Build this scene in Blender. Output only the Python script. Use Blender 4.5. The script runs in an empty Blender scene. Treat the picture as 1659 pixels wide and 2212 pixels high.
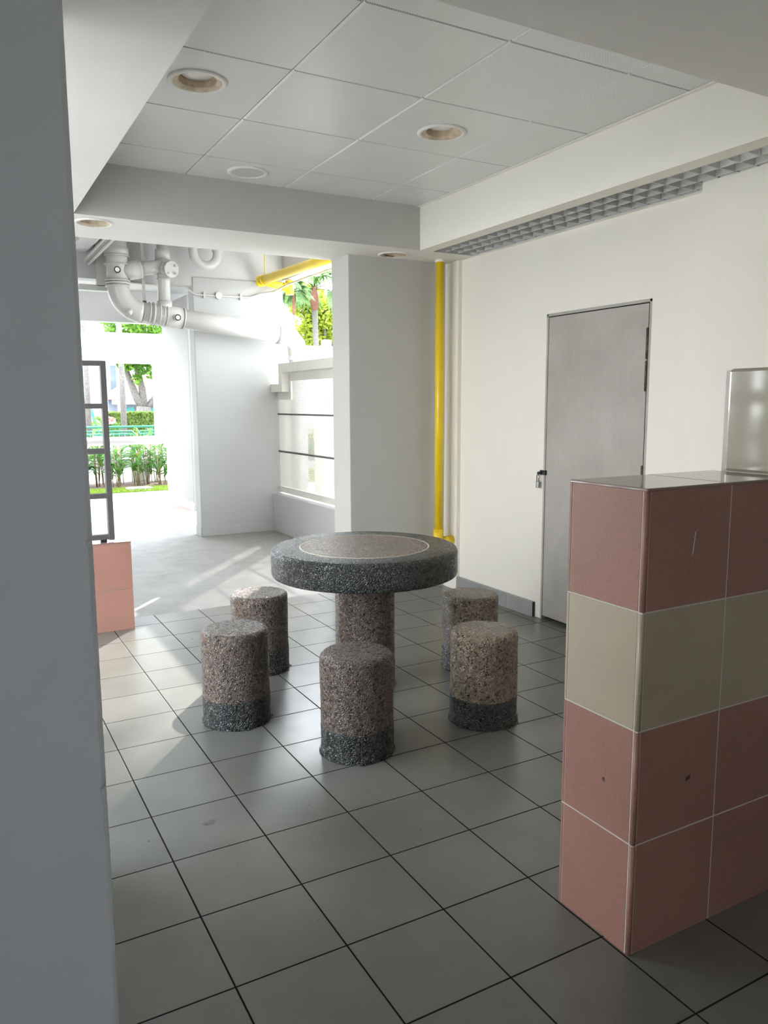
import bpy, math, random
from mathutils import Vector, Matrix
random.seed(7)
S = 0.3                     # one floor tile is 0.3 m; all lengths below are in floor tiles
PI = math.pi
scene = bpy.context.scene
COL = scene.collection

# ------------------------------------------------------------------ camera
def cam_setup():
    f, yaw, pitch, roll = 1685.0, 1.0648, -0.1382, -0.0043
    loc = Vector((-1.7035, -4.5755, 4.6574)) * S
    cy, sy, cp, sp = math.cos(yaw), math.sin(yaw), math.cos(pitch), math.sin(pitch)
    fw = Vector((cp*cy, cp*sy, sp)); rt = Vector((sy, -cy, 0)); up = rt.cross(fw)
    r2 = rt*math.cos(roll) + up*math.sin(roll); u2 = -rt*math.sin(roll) + up*math.cos(roll)
    cd = bpy.data.cameras.new('camera'); co = bpy.data.objects.new('camera', cd); COL.objects.link(co)
    m = Matrix((( r2.x, u2.x, -fw.x, loc.x), (r2.y, u2.y, -fw.y, loc.y), (r2.z, u2.z, -fw.z, loc.z), (0, 0, 0, 1)))
    co.matrix_world = m
    cd.sensor_fit = 'HORIZONTAL'; cd.sensor_width = 36.0; cd.lens = 36.0*f/1659.0
    cd.clip_start = 0.02; cd.clip_end = 500
    scene.camera = co
cam_setup()

# ------------------------------------------------------------------ light
SUN_AZ, SUN_EL = math.radians(50.5), math.radians(29.0)
SUN_POWER, SKY_POWER, HAZE, EXPOSURE = 3.3, 2.9, 6.5, 2.03
w = bpy.data.worlds.new('world'); scene.world = w; w.use_nodes = True
wn = w.node_tree; wn.nodes.clear()
out = wn.nodes.new('ShaderNodeOutputWorld'); bg = wn.nodes.new('ShaderNodeBackground')
tc = wn.nodes.new('ShaderNodeTexCoord'); sep = wn.nodes.new('ShaderNodeSeparateXYZ')
ramp = wn.nodes.new('ShaderNodeValToRGB')
ramp.color_ramp.elements[0].position = 0.0; ramp.color_ramp.elements[0].color = (0.96, 0.98, 1.0, 1)
ramp.color_ramp.elements[1].position = 0.7; ramp.color_ramp.elements[1].color = (0.80, 0.89, 1.0, 1)
wn.links.new(tc.outputs['Generated'], sep.inputs[0]); wn.links.new(sep.outputs['Z'], ramp.inputs[0])
# brighter haze around the sun
sunv = (math.cos(SUN_AZ)*math.cos(SUN_EL), math.sin(SUN_AZ)*math.cos(SUN_EL), math.sin(SUN_EL))
dt = wn.nodes.new('ShaderNodeVectorMath'); dt.operation = 'DOT_PRODUCT'; wn.links.new(tc.outputs['Generated'], dt.inputs[0]); dt.inputs[1].default_value = sunv
mxx = wn.nodes.new('ShaderNodeMath'); mxx.operation = 'MAXIMUM'; wn.links.new(dt.outputs['Value'], mxx.inputs[0]); mxx.inputs[1].default_value = 0.0
pw = wn.nodes.new('ShaderNodeMath'); pw.operation = 'POWER'; wn.links.new(mxx.outputs[0], pw.inputs[0]); pw.inputs[1].default_value = 14.0
ma = wn.nodes.new('ShaderNodeMath'); ma.operation = 'MULTIPLY_ADD'; wn.links.new(pw.outputs[0], ma.inputs[0]); ma.inputs[1].default_value = HAZE; ma.inputs[2].default_value = SKY_POWER
wn.links.new(ramp.outputs[0], bg.inputs[0]); wn.links.new(ma.outputs[0], bg.inputs[1])
wn.links.new(bg.outputs[0], out.inputs[0])
sd = bpy.data.lights.new('sun', 'SUN'); sd.energy = SUN_POWER; sd.angle = math.radians(0.6); sd.color = (1.0, 0.95, 0.87)
so = bpy.data.objects.new('sun', sd); COL.objects.link(so)
sv = Vector((math.cos(SUN_AZ)*math.cos(SUN_EL), math.sin(SUN_AZ)*math.cos(SUN_EL), math.sin(SUN_EL)))
so.rotation_euler = sv.to_track_quat('Z', 'Y').to_euler(); so.location = sv*30
scene.view_settings.view_transform = 'Standard'; scene.view_settings.look = 'None'
scene.view_settings.exposure = EXPOSURE; scene.view_settings.gamma = 1.0
scene.view_settings.use_curve_mapping = False

# ------------------------------------------------------------------ materials
class NT:
    def __init__(s, name):
        s.m = bpy.data.materials.new(name); s.m.use_nodes = True; s.t = s.m.node_tree
        s.b = s.t.nodes['Principled BSDF']; s.geo = s.n('ShaderNodeNewGeometry')
        vm = s.n('ShaderNodeVectorMath'); vm.operation = 'SCALE'; s.l(s.geo.outputs['Position'], vm.inputs[0])
        vm.inputs['Scale'].default_value = 1.0/S; s.pos = vm.outputs[0]     # world position in tiles
    def n(s, k): return s.t.nodes.new(k)
    def l(s, a, b): s.t.links.new(a, b)
    def math(s, op, a, b=None, c=None, clamp=False):
        x = s.n('ShaderNodeMath'); x.operation = op; x.use_clamp = clamp
        for i, v in enumerate((a, b, c)):
            if v is None: continue
            if isinstance(v, (int, float)): x.inputs[i].default_value = v
            else: s.l(v, x.inputs[i])
        return x.outputs[0]
    def noise(s, scale, detail=3, rough=0.55, dist=0.0, vec=None):
        x = s.n('ShaderNodeTexNoise'); s.l(vec or s.pos, x.inputs['Vector'])
        x.inputs['Scale'].default_value = scale; x.inputs['Detail'].default_value = detail
        x.inputs['Roughness'].default_value = rough; x.inputs['Distortion'].default_value = dist
        return x.outputs['Fac']
    def voro(s, scale, feat='F1', out='Distance', rnd=1.0):
        x = s.n('ShaderNodeTexVoronoi'); s.l(s.pos, x.inputs['Vector']); x.feature = feat
        x.inputs['Scale'].default_value = scale; x.inputs['Randomness'].default_value = rnd
        return x.outputs[out]
    def ramp(s, fac, stops, interp='LINEAR'):
        x = s.n('ShaderNodeValToRGB'); s.l(fac, x.inputs[0]); cr = x.color_ramp; cr.interpolation = interp
        while len(cr.elements) < len(stops): cr.elements.new(0.5)
        for e, (p, c) in zip(cr.elements, stops):
            e.position = p; e.color = (c, c, c, 1) if isinstance(c, (int, float)) else (*c, 1)
        return x.outputs[0]
    def mix(s, fac, a, b, mode='MIX'):
        x = s.n('ShaderNodeMix'); x.data_type = 'RGBA'; x.blend_type = mode
        for i, v in ((0, fac), (6, a), (7, b)):
            if isinstance(v, (int, float)): x.inputs[i].default_value = v if i == 0 else (v, v, v, 1)
            elif isinstance(v, tuple): x.inputs[i].default_value = (*v, 1)
            else: s.l(v, x.inputs[i])
        return x.outputs[2]
    def col(s, v):
        if isinstance(v, tuple): s.b.inputs['Base Color'].default_value = (*v, 1)
        else: s.l(v, s.b.inputs['Base Color'])
    def set(s, rough=None, metal=None, spec=None):
        if rough is not None:
            if isinstance(rough, (int, float)): s.b.inputs['Roughness'].default_value = rough
            else: s.l(rough, s.b.inputs['Roughness'])
        if metal is not None: s.b.inputs['Metallic'].default_value = metal
        if spec is not None: s.b.inputs['Specular IOR Level'].default_value = spec
    def bump(s, h, strength=0.3, dist=0.003):
        x = s.n('ShaderNodeBump'); s.l(h, x.inputs['Height'])
        x.inputs['Strength'].default_value = strength; x.inputs['Distance'].default_value = dist
        s.l(x.outputs[0], s.b.inputs['Normal'])

def simple(name, c, rough=0.5, metal=0.0, var=0.06, vs=2.0, bump=0.0, bs=30.0, spec=0.5):
    n = NT(name); f = n.noise(vs, 4)
    lo = tuple(x*(1-var) for x in c); hi = tuple(min(1, x*(1+var)) for x in c)
    n.col(n.ramp(f, [(0.3, lo), (0.7, hi)])); n.set(rough, metal, spec)
    if bump: n.bump(n.noise(bs, 5), bump, 0.002)
    return n.m

def plaster(name, c, var=0.035, stain=0.0, rough=0.62):
    n = NT(name); f = n.noise(0.7, 4)
    cc = n.ramp(f, [(0.25, tuple(x*(1-var) for x in c)), (0.75, c)])
    if stain:
        d = n.ramp(n.noise(7.0, 6, 0.7), [(0.66, 0.0), (0.78, 1.0)])
        cc = n.mix(n.math('MULTIPLY', d, stain), cc, tuple(x*0.6 for x in c))
    n.col(cc); n.set(rough, 0, 0.35)
    h = n.math('ADD', n.math('MULTIPLY', n.noise(26, 5), 0.35), n.math('MULTIPLY', n.noise(2.4, 3), 1.0))
    n.bump(h, 0.35, 0.004)
    return n.m

M = {}
M['white_wall'] = plaster('white_wall_paint', (0.88, 0.84, 0.755))
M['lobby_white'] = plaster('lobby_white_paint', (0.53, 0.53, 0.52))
M['soffit'] = plaster('soffit_paint', (0.86, 0.835, 0.78), 0.06, 0.2)
M['grey_wall'] = plaster('grey_wall_paint', (0.80, 0.82, 0.855))
M['dim_wall'] = plaster('dim_grey_paint', (0.28, 0.28, 0.28))
M['pillar'] = plaster('pillar_paint_and_beam_shade', (0.56, 0.552, 0.52), 0.05)
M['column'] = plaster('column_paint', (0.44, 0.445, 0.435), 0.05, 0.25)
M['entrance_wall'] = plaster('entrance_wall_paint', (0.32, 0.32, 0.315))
M['rough_plaster'] = plaster('rough_slab_paint', (0.62, 0.62, 0.61), 0.08, 0.3)
M['reveal_dark'] = simple('dark_gap', (0.02, 0.02, 0.022), 0.9)
M['pvc'] = simple('painted_pvc', (0.50, 0.495, 0.472), 0.28, var=0.03)
M['yellow'] = simple('yellow_paint', (0.86, 0.60, 0.02), 0.33, var=0.05)
M['alu'] = simple('grey_frame_paint', (0.10, 0.097, 0.092), 0.5, var=0.06)
M['cream_frame'] = simple('cream_frame_paint', (0.72, 0.70, 0.63), 0.45, var=0.04)
M['louvre'] = simple('louvre_white', (0.60, 0.60, 0.58), 0.4, var=0.04)
M['rust'] = simple('rusty_steel', (0.13, 0.10, 0.075), 0.6, 0.5, var=0.4, vs=20)
M['brass'] = simple('padlock_steel', (0.42, 0.42, 0.42), 0.25, 0.9)
M['void'] = simple('dark_void', (0.10, 0.10, 0.10), 0.9)
M['stain'] = simple('scuffed_tile', (0.13, 0.13, 0.12), 0.4)
M['black'] = simple('black_paint', (0.02, 0.02, 0.022), 0.45)
M['trim_white'] = simple('downlight_white', (0.82, 0.80, 0.75), 0.4, var=0.05, vs=6)
M['trim_aged'] = simple('downlight_aged', (0.62, 0.50, 0.36), 0.45, var=0.25, vs=9)
M['lens'] = simple('frosted_lens', (0.82, 0.79, 0.72), 0.25, var=0.05)
M['white_paint'] = simple('outdoor_white', (0.48, 0.48, 0.48), 0.5, var=0.03)

def pebble(name, stones, matrix, scale=22.0, rough=0.22, spec=0.75):
    n = NT(name)
    warp = n.n('ShaderNodeTexNoise'); n.l(n.pos, warp.inputs['Vector']); warp.inputs['Scale'].default_value = 14
    vm = n.n('ShaderNodeVectorMath'); vm.operation = 'MULTIPLY_ADD'; n.l(warp.outputs['Color'], vm.inputs[0])
    vm.inputs[1].default_value = (0.045, 0.045, 0.045); n.l(n.pos, vm.inputs[2])
    def vor(sc, feat, out):
        x = n.n('ShaderNodeTexVoronoi'); n.l(vm.outputs[0], x.inputs['Vector']); x.feature = feat
        x.inputs['Scale'].default_value = sc; return x.outputs[out]
    cellc = vor(scale, 'F1', 'Color'); edge = vor(scale, 'DISTANCE_TO_EDGE', 'Distance')
    sx = n.n('ShaderNodeSeparateXYZ'); n.l(cellc, sx.inputs[0])
    k = len(stones); stops = []; acc = 0
    for c, wgt in stones: stops.append((acc, c)); acc += wgt
    scol = n.ramp(sx.outputs[0], stops, 'CONSTANT')
    tone = n.ramp(sx.outputs[1], [(0, 0.75), (1, 1.25)]); scol = n.mix(1.0, scol, tone, 'MULTIPLY')
    e = n.ramp(edge, [(0.03, 0.0), (0.11, 1.0)])
    cc = n.mix(e, matrix, scol)
    # worn pits and grime
    pit = n.ramp(n.noise(21, 2, 0.5), [(0.60, 0.0), (0.64, 1.0)])
    cc = n.mix(n.math('MULTIPLY', pit, 0.95), cc, tuple(x*0.15 for x in matrix))
    n.col(cc); n.set(n.ramp(sx.outputs[2], [(0, rough*0.7), (1, min(1, rough*1.8))]), 0, spec)
    h = n.ramp(edge, [(0.0, 0.0), (0.28, 1.0)])
    h2 = n.math('MULTIPLY', h, n.math('ADD', sx.outputs[2], 0.35))
    h3 = n.math('SUBTRACT', h2, n.math('MULTIPLY', pit, 0.7))
    n.bump(h3, 0.9, 0.0035)
    return n.m
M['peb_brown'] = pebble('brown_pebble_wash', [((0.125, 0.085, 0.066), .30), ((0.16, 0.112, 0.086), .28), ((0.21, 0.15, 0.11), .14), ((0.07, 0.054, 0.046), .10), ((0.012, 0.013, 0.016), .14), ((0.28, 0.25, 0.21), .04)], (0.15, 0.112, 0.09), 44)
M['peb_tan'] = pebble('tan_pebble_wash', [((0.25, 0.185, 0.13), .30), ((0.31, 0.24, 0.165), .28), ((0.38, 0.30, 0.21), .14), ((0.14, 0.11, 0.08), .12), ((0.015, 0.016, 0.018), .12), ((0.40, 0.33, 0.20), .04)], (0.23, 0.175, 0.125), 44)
M['peb_dark'] = pebble('dark_pebble_wash', [((0.020, 0.024, 0.025), .34), ((0.034, 0.040, 0.037), .28), ((0.06, 0.066, 0.058), .14), ((0.007, 0.008, 0.010), .20), ((0.20, 0.19, 0.16), .04)], (0.022, 0.024, 0.024), 40)
M['peb_top'] = pebble('table_top_dark_pebble', [((0.06, 0.07, 0.068), .34), ((0.10, 0.115, 0.105), .26), ((0.17, 0.18, 0.165), .18), ((0.025, 0.028, 0.03), .14), ((0.34, 0.33, 0.29), .08)], (0.05, 0.052, 0.05), 44, 0.2, 0.75)
M['peb_inlay'] = pebble('table_inlay_brown_pebble', [((0.27, 0.20, 0.15), .36), ((0.36, 0.27, 0.20), .26), ((0.46, 0.36, 0.28), .16), ((0.16, 0.13, 0.11), .12), ((0.05, 0.045, 0.045), .10)], (0.22, 0.17, 0.13), 44, 0.2, 0.75)
M['ring'] = simple('pale_divider_strip', (0.62, 0.58, 0.50), 0.4)

def floor_tile():
    n = NT('grey_floor_tile'); sx = n.n('ShaderNodeSeparateXYZ'); n.l(n.pos, sx.inputs[0])
    def edge(c):
        fr = n.math('FRACT', n.math('ADD', c, 0.5)); return n.math('ABSOLUTE', n.math('SUBTRACT', fr, 0.5))
    d = n.math('MINIMUM', edge(sx.outputs[0]), edge(sx.outputs[1]))
    g = n.ramp(d, [(0.006, 0.0), (0.0105, 1.0)])
    fl = n.n('ShaderNodeVectorMath'); fl.operation = 'FLOOR'; av = n.n('ShaderNodeVectorMath'); av.operation = 'ADD'; n.l(n.pos, av.inputs[0]); av.inputs[1].default_value = (0, 0, 0.5); n.l(av.outputs[0], fl.inputs[0])
    wn_ = n.n('ShaderNodeTexWhiteNoise'); n.l(fl.outputs[0], wn_.inputs['Vector'])
    f = n.noise(1.3, 5, 0.6); base = n.ramp(f, [(0.3, (0.145, 0.145, 0.131)), (0.7, (0.185, 0.185, 0.168))])
    base = n.mix(1.0, base, n.ramp(wn_.outputs['Value'], [(0, 0.93), (1, 1.06)]), 'MULTIPLY')
    fine = n.ramp(n.noise(70, 3, 0.8), [(0.35, 0.88), (0.65, 1.1)]); base = n.mix(1.0, base, fine, 'MULTIPLY')
    sp = n.ramp(n.noise(4, 7, 0.68, 0.8), [(0.60, 0.0), (1.0, 1.0)])
    n.col(n.mix(g, (0.014, 0.012, 0.012), base))
    r = n.math('MULTIPLY_ADD', n.noise(2.5, 4, 0.6), 0.12, 0.24); rr = n.mix(g, 0.9, r); n.set(rr, 0, None); n.l(n.math('MULTIPLY', g, 0.95), n.b.inputs['Specular IOR Level'])
    h = n.math('ADD', n.math('MULTIPLY', g, 1.0), n.math('MULTIPLY', n.noise(60, 3), 0.05)); n.bump(h, 0.25, 0.003)
    return n.m
M['floor_tile'] = floor_tile()
def screed():
    n = NT('cement_screed'); f = n.noise(0.8, 6, 0.65, 0.6)
    c = n.ramp(f, [(0.3, (0.27, 0.262, 0.24)), (0.55, (0.33, 0.322, 0.30)), (0.75, (0.375, 0.367, 0.348))])
    sp = n.ramp(n.noise(3.2, 6, 0.75, 1.0), [(0.66, 0), (0.76, 1)]); c = n.mix(n.math('MULTIPLY', sp, 0.35), c, (0.25, 0.23, 0.20))
    n.col(c); n.set(n.ramp(n.noise(2.2, 5), [(0.3, 0.42), (0.7, 0.6)]), 0, 0.45); n.bump(n.noise(14, 6), 0.12, 0.003)
    return n.m
M['screed'] = screed()

def glazed(name, c, rough, speck=0.10, spec=0.5, bump=0.0):
    n = NT(name); f = n.noise(0.9, 4)
    cc = n.ramp(f, [(0.25, tuple(x*0.90 for x in c)), (0.75, tuple(x*1.06 for x in c))])
    s1 = n.ramp(n.noise(85, 2, 0.9), [(0.35, 1-speck), (0.65, 1+speck)]); cc = n.mix(1.0, cc, s1, 'MULTIPLY')
    sp = n.ramp(n.noise(5.0, 7, 0.78), [(0.735, 0.0), (0.77, 1.0)]); cc = n.mix(n.math('MULTIPLY', sp, 0.45), cc, tuple(x*0.35 for x in c))
    n.col(cc); n.set(rough, 0, spec)
    if bump: n.bump(n.noise(40, 3), bump, 0.001)
    return n.m
M['pink_tile'] = glazed('pink_homogeneous_tile', (0.43, 0.225, 0.175), 0.38, 0.13, 0.35)
M['pink_polished'] = glazed('pink_polished_tile', (0.33, 0.215, 0.18), 0.07, 0.05, 0.9)
M['beige_tile'] = glazed('beige_tile', (0.53, 0.44, 0.315), 0.25, 0.03, 0.4)
M['beige_gloss'] = glazed('beige_gloss_tile', (0.42, 0.38, 0.29), 0.06, 0.02, 0.7)
M['grout'] = simple('white_grout', (0.74, 0.70, 0.64), 0.8)
M['skirt'] = simple('grey_skirting_tile', (0.30, 0.305, 0.29), 0.4, var=0.05)
M['terracotta'] = simple('red_cement', (0.55, 0.30, 0.26), 0.7)

def ceil_panel():
    n = NT('perforated_ceiling_panel'); sx = n.n('ShaderNodeSeparateXYZ'); n.l(n.pos, sx.inputs[0])
    P = 1/0.021
    def fr(c): return n.math('SUBTRACT', n.math('FRACT', n.math('MULTIPLY', c, P)), 0.5)
    a = n.math('ADD', sx.outputs[0], sx.outputs[1]); b = n.math('SUBTRACT', sx.outputs[0], sx.outputs[1])
    fa, fb = fr(n.math('MULTIPLY', a, 0.7071)), fr(n.math('MULTIPLY', b, 0.7071))
    d = n.math('SQRT', n.math('ADD', n.math('MULTIPLY', fa, fa), n.math('MULTIPLY', fb, fb)))
    hole = n.ramp(d, [(0.22, 0.0), (0.30, 1.0)])
    f = n.noise(1.5, 4); c = n.ramp(f, [(0.3, (0.80, 0.80, 0.77)), (0.7, (0.84, 0.84, 0.81))])
    n.col(n.mix(hole, (0.46, 0.46, 0.45), c)); n.set(0.30, 0.0, 0.6)
    return n.m
M['ceil_panel'] = ceil_panel()

def door_mat():
    n = NT('galvanised_door'); f = n.noise(1.0, 6, 0.65)
    st = n.n('ShaderNodeMapping'); n.l(n.pos, st.inputs[0]); st.inputs['Scale'].default_value = (1, 9, 0.9)
    g = n.noise(2.0, 5, 0.6, 0, st.outputs[0])
    c = n.ramp(f, [(0.3, (0.40, 0.375, 0.335)), (0.7, (0.50, 0.475, 0.43))]); c = n.mix(1.0, c, n.ramp(g, [(0.3, 0.965), (0.7, 1.03)]), 'MULTIPLY')
    sp = n.ramp(n.noise(6, 6, 0.75), [(0.70, 0.0), (0.76, 1.0)]); c = n.mix(n.math('MULTIPLY', sp, 0.5), c, (0.17, 0.16, 0.14))
    n.col(c); n.set(n.ramp(f, [(0.3, 0.34), (0.7, 0.5)]), 0.1, 0.5)
    return n.m
M['door'] = door_mat()

def leafm(name, a, b, sc=3.0):
    n = NT(name); f = n.noise(sc, 4, 0.7); n.col(n.ramp(f, [(0.3, a), (0.7, b)])); n.set(0.5, 0, 0.3)
    tr = n.n('ShaderNodeBsdfTranslucent'); n.l(n.ramp(f, [(0.3, tuple(x*1.2 for x in a)), (0.7, tuple(min(1, x*1.3) for x in b))]), tr.inputs[0])
    mx = n.n('ShaderNodeMixShader'); mx.inputs[0].default_value = 0.45
    o = n.t.nodes['Material Output']; n.l(n.b.outputs[0], mx.inputs[1]); n.l(tr.outputs[0], mx.inputs[2]); n.l(mx.outputs[0], o.inputs[0])
    return n.m
M['leaf'] = leafm('tree_leaf', (0.05, 0.14, 0.02), (0.16, 0.30, 0.035))
M['leaf_y'] = leafm('yellow_green_leaf', (0.18, 0.28, 0.03), (0.46, 0.50, 0.07))
M['leaf_dk'] = leafm('plant_leaf', (0.04, 0.12, 0.03), (0.11, 0.24, 0.05))
M['palm_leaf'] = leafm('palm_leaf', (0.05, 0.11, 0.03), (0.14, 0.22, 0.08))
M['grass'] = leafm('grass_blades', (0.12, 0.21, 0.02), (0.26, 0.34, 0.05), 6)
M['hedge'] = leafm('hedge_leaf', (0.05, 0.12, 0.025), (0.22, 0.28, 0.06), 4)
M['stem'] = simple('reddish_stem', (0.16, 0.12, 0.05), 0.7)
M['shaft'] = simple('palm_crownshaft', (0.15, 0.06, 0.035), 0.7, var=0.3)
M['flower'] = simple('orange_flower', (0.75, 0.28, 0.10), 0.5)
M['flower_pink'] = simple('pink_flower', (0.70, 0.25, 0.25), 0.5)
M['bark'] = simple('grey_bark', (0.12, 0.11, 0.10), 0.9, var=0.35, vs=5, bump=0.6, bs=9)
M['palm_bark'] = simple('palm_bark', (0.13, 0.12, 0.11), 0.9, var=0.25, vs=6)
M['soil'] = simple('soil', (0.10, 0.06, 0.04), 0.95, var=0.3, vs=5)
M['concrete'] = simple('old_concrete', (0.26, 0.25, 0.21), 0.85, var=0.25, vs=4)
M['path'] = simple('light_paving', (0.20, 0.197, 0.187), 0.85, var=0.08)
M['path_bounce'] = simple('pale_bounce_paving', (0.50, 0.49, 0.46), 0.85, var=0.06)
M['roof_red'] = simple('red_roof_tile', (0.34, 0.09, 0.08), 0.7, var=0.15)
M['teal'] = simple('teal_paint', (0.03, 0.22, 0.20), 0.5)
M['green_metal'] = simple('green_railing', (0.015, 0.15, 0.08), 0.4)
M['blue_wall'] = simple('pale_blue_wall', (0.36, 0.42, 0.52), 0.6)
M['glass_dk'] = simple('window_glass', (0.10, 0.13, 0.16), 0.1)

# ------------------------------------------------------------------ mesh helper
class B:
    def __init__(s): s.v, s.f, s.mi, s.sm = [], [], [], []
    def add(s, vs, fs, mi=0, smooth=False):
        o = len(s.v); s.v += [tuple(v) for v in vs]
        for f in fs: s.f.append(tuple(i+o for i in f)); s.mi.append(mi); s.sm.append(smooth)
        return s
    def box(s, x0, x1, y0, y1, z0, z1, mi=0):
        return s.add([(x0,y0,z0),(x1,y0,z0),(x1,y1,z0),(x0,y1,z0),(x0,y0,z1),(x1,y0,z1),(x1,y1,z1),(x0,y1,z1)],
                     [(0,3,2,1),(4,5,6,7),(0,1,5,4),(1,2,6,5),(2,3,7,6),(3,0,4,7)], mi)
    def lathe(s, cx, cy, prof, n=48, mi=0, jit=0.0, smooth=True):
        # prof: (r, z) from one end to the other, r = 0 closes
        rows = []
        vs, fs = [], []
        for r, z in prof:
            if r <= 1e-6: rows.append([len(vs)]); vs.append((cx, cy, z))
            else:
                row = []
                for i in range(n):
                    a = 2*PI*i/n; rr = r + (random.uniform(-jit, jit) if jit else 0)
                    row.append(len(vs)); vs.append((cx+rr*math.cos(a), cy+rr*math.sin(a), z))
                rows.append(row)
        for a, b in zip(rows, rows[1:]):
            for i in range(n):
                j = (i+1) % n
                if len(a) == 1 and len(b) == 1: continue
                if len(a) == 1: fs.append((a[0], b[j], b[i]))
                elif len(b) == 1: fs.append((a[i], a[j], b[0]))
                else: fs.append((a[i], a[j], b[j], b[i]))
        return s.add(vs, fs, mi, smooth)
    def tube(s, pts, r, n=16, mi=0, caps=True, smooth=True):
        pts = [Vector(p) for p in pts]; rs = r if isinstance(r, (list, tuple)) else [r]*len(pts)
        vs, fs = [], []; ref = None
        for i, p in enumerate(pts):
            if i == 0: t = pts[1]-p
            elif i == len(pts)-1: t = p-pts[i-1]
            else: t = (pts[i+1]-p).normalized() + (p-pts[i-1]).normalized()
            t.normalize()
            if ref is None:
                ref = Vector((0,0,1)) if abs(t.z) < 0.9 else Vector((1,0,0))
                ref = (ref - t*ref.dot(t)).normalized()
            else: ref = (ref - t*ref.dot(t)).normalized()
            bi = t.cross(ref)
            k = 1.0
            if 0 < i < len(pts)-1:
                c = (pts[i+1]-p).normalized().dot((p-pts[i-1]).normalized()); k = 1/max(0.6, math.sqrt((1+c)/2))
            for j in range(n):
                a = 2*PI*j/n; d = ref*math.cos(a)+bi*math.sin(a)
                vs.append(p + d*rs[i]*(k if len(pts) < 4 else 1))
        for i in range(len(pts)-1):
            for j in range(n):
                k2 = (j+1) % n; fs.append((i*n+j, i*n+k2, (i+1)*n+k2, (i+1)*n+j))
        s.add(vs, fs, mi, smooth)
        if caps:
            o = len(s.v)-len(vs)
            s.f.append(tuple(o+j for j in range(n))[::-1]); s.mi.append(mi); s.sm.append(False)
            s.f.append(tuple(o+(len(pts)-1)*n+j for j in range(n))); s.mi.append(mi); s.sm.append(False)
        return s
    def prism(s, poly, axis, a, b, mi=0):
        # poly in the plane normal to axis ('x': (y,z); 'y': (x,z); 'z': (x,y))
        def P(u, v, w): return (w, u, v) if axis == 'x' else ((u, w, v) if axis == 'y' else (u, v, w))
        n = len(poly); vs = [P(u, v, a) for u, v in poly]+[P(u, v, b) for u, v in poly]
        fs = [tuple(range(n))[::-1], tuple(range(n, 2*n))]+[(i, (i+1) % n, n+(i+1) % n, n+i) for i in range(n)]
        return s.add(vs, fs, mi)
    def quad(s, a, b, c, d, mi=0): return s.add([a, b, c, d], [(0,1,2,3)], mi)
    def plate(s, x0, x1, y0, y1, z, holes=(), mi=0, n=40):
        # downward facing plate at height z with round holes (x, y, r)
        xs = sorted({x0, x1, *[h[0]+k*h[2]*1.15 for h in holes for k in (-1, 1)]})
        ys = sorted({y0, y1, *[h[1]+k*h[2]*1.15 for h in holes for k in (-1, 1)]})
        for a, b in zip(xs, xs[1:]):
            for c, d in zip(ys, ys[1:]):
                hh = [h for h in holes if a < h[0] < b and c < h[1] < d]
                if not hh: s.quad((a,c,z),(a,d,z),(b,d,z),(b,c,z), mi); continue
                hx, hy, r = hh[0]; vs, fs = [], []
                for i in range(n):
                    t = 2*PI*i/n+PI/n; ux, uy = math.cos(t), math.sin(t)
                    vs.append((hx+r*ux, hy+r*uy, z))
                    k = min(((b-hx)/ux if ux > 0 else (a-hx)/ux), ((d-hy)/uy if uy > 0 else (c-hy)/uy))
                    vs.append((hx+k*ux, hy+k*uy, z))
                for i in range(n):
                    j = (i+1) % n; p, q = vs[2*i+1], vs[2*j+1]
                    f = [2*i, 2*j, 2*j+1]
                    if abs(p[0]-q[0]) > 1e-5 and abs(p[1]-q[1]) > 1e-5:
                        cx_ = b if max(p[0], q[0]) > b-1e-5 else a; cy_ = d if max(p[1], q[1]) > d-1e-5 else c
                        vs.append((cx_, cy_, z)); f.append(len(vs)-1)
                    f.append(2*i+1); fs.append(tuple(f))
                s.add(vs, fs, mi)
        return s
    def build(s, name, mats, parent=None, bevel=0.0, seg=2, label=None, org=None):
        me = bpy.data.meshes.new(name)
        o = Vector(org) if org else (Vector(parent['org']) if parent is not None and 'org' in parent else Vector((0,0,0)))
        me.from_pydata([tuple((Vector(v)-o)*S) for v in s.v], [], s.f)
        mats = mats if isinstance(mats, (list, tuple)) else [mats]
        for m in mats: me.materials.append(m)
        me.polygons.foreach_set('material_index', s.mi); me.polygons.foreach_set('use_smooth', s.sm); me.update()
        ob = bpy.data.objects.new(name, me); COL.objects.link(ob)
        if parent is not None: ob.parent = parent
        elif org: ob.location = o*S
        if bevel:
            md = ob.modifiers.new('bevel', 'BEVEL'); md.width = bevel*S; md.segments = seg; md.limit_method = 'ANGLE'; md.angle_limit = math.radians(40)
        if label: ob['label'] = label
        if org: ORG[ob.name] = tuple(org)
        return ob
ORG = {}
def tag(o, label, cat, group=None, kind=None):
    o['label'] = label; o['category'] = cat
    if group: o['group'] = group
    if kind: o['kind'] = kind
    return o
def thing(name, loc, label, cat, group=None):
    o = bpy.data.objects.new(name, None); COL.objects.link(o); o.location = Vector(loc)*S; o.empty_display_size = 0.05
    o['org'] = tuple(float(x) for x in loc); tag(o, label, cat, group); ROOTS.append(o); return o
ROOTS = []
def struct(name, b, mats, bevel=0.0, parent=None):
    o = b.build(name, mats, parent, bevel)
    if parent is None: o['kind'] = 'structure'
    return o
def sub(b, name, mats, partobj, root, bevel=0.0, label=None):
    # sub-part: child of a part, whose own mesh is given in the root's frame
    o = b.build(name, mats, root, bevel, label=label); o.parent = partobj; return o
def copy_tree(o, loc=None, label=None, parent=None):
    c = o.copy(); COL.objects.link(c)
    if parent is not None: c.parent = parent
    if loc is not None: c.location = Vector(loc)*S
    if label: c['label'] = label
    for ch in list(CH(o)): copy_tree(ch, parent=c)
    return c
def CH(o): return [x for x in COL.objects if x.parent == o]

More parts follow.
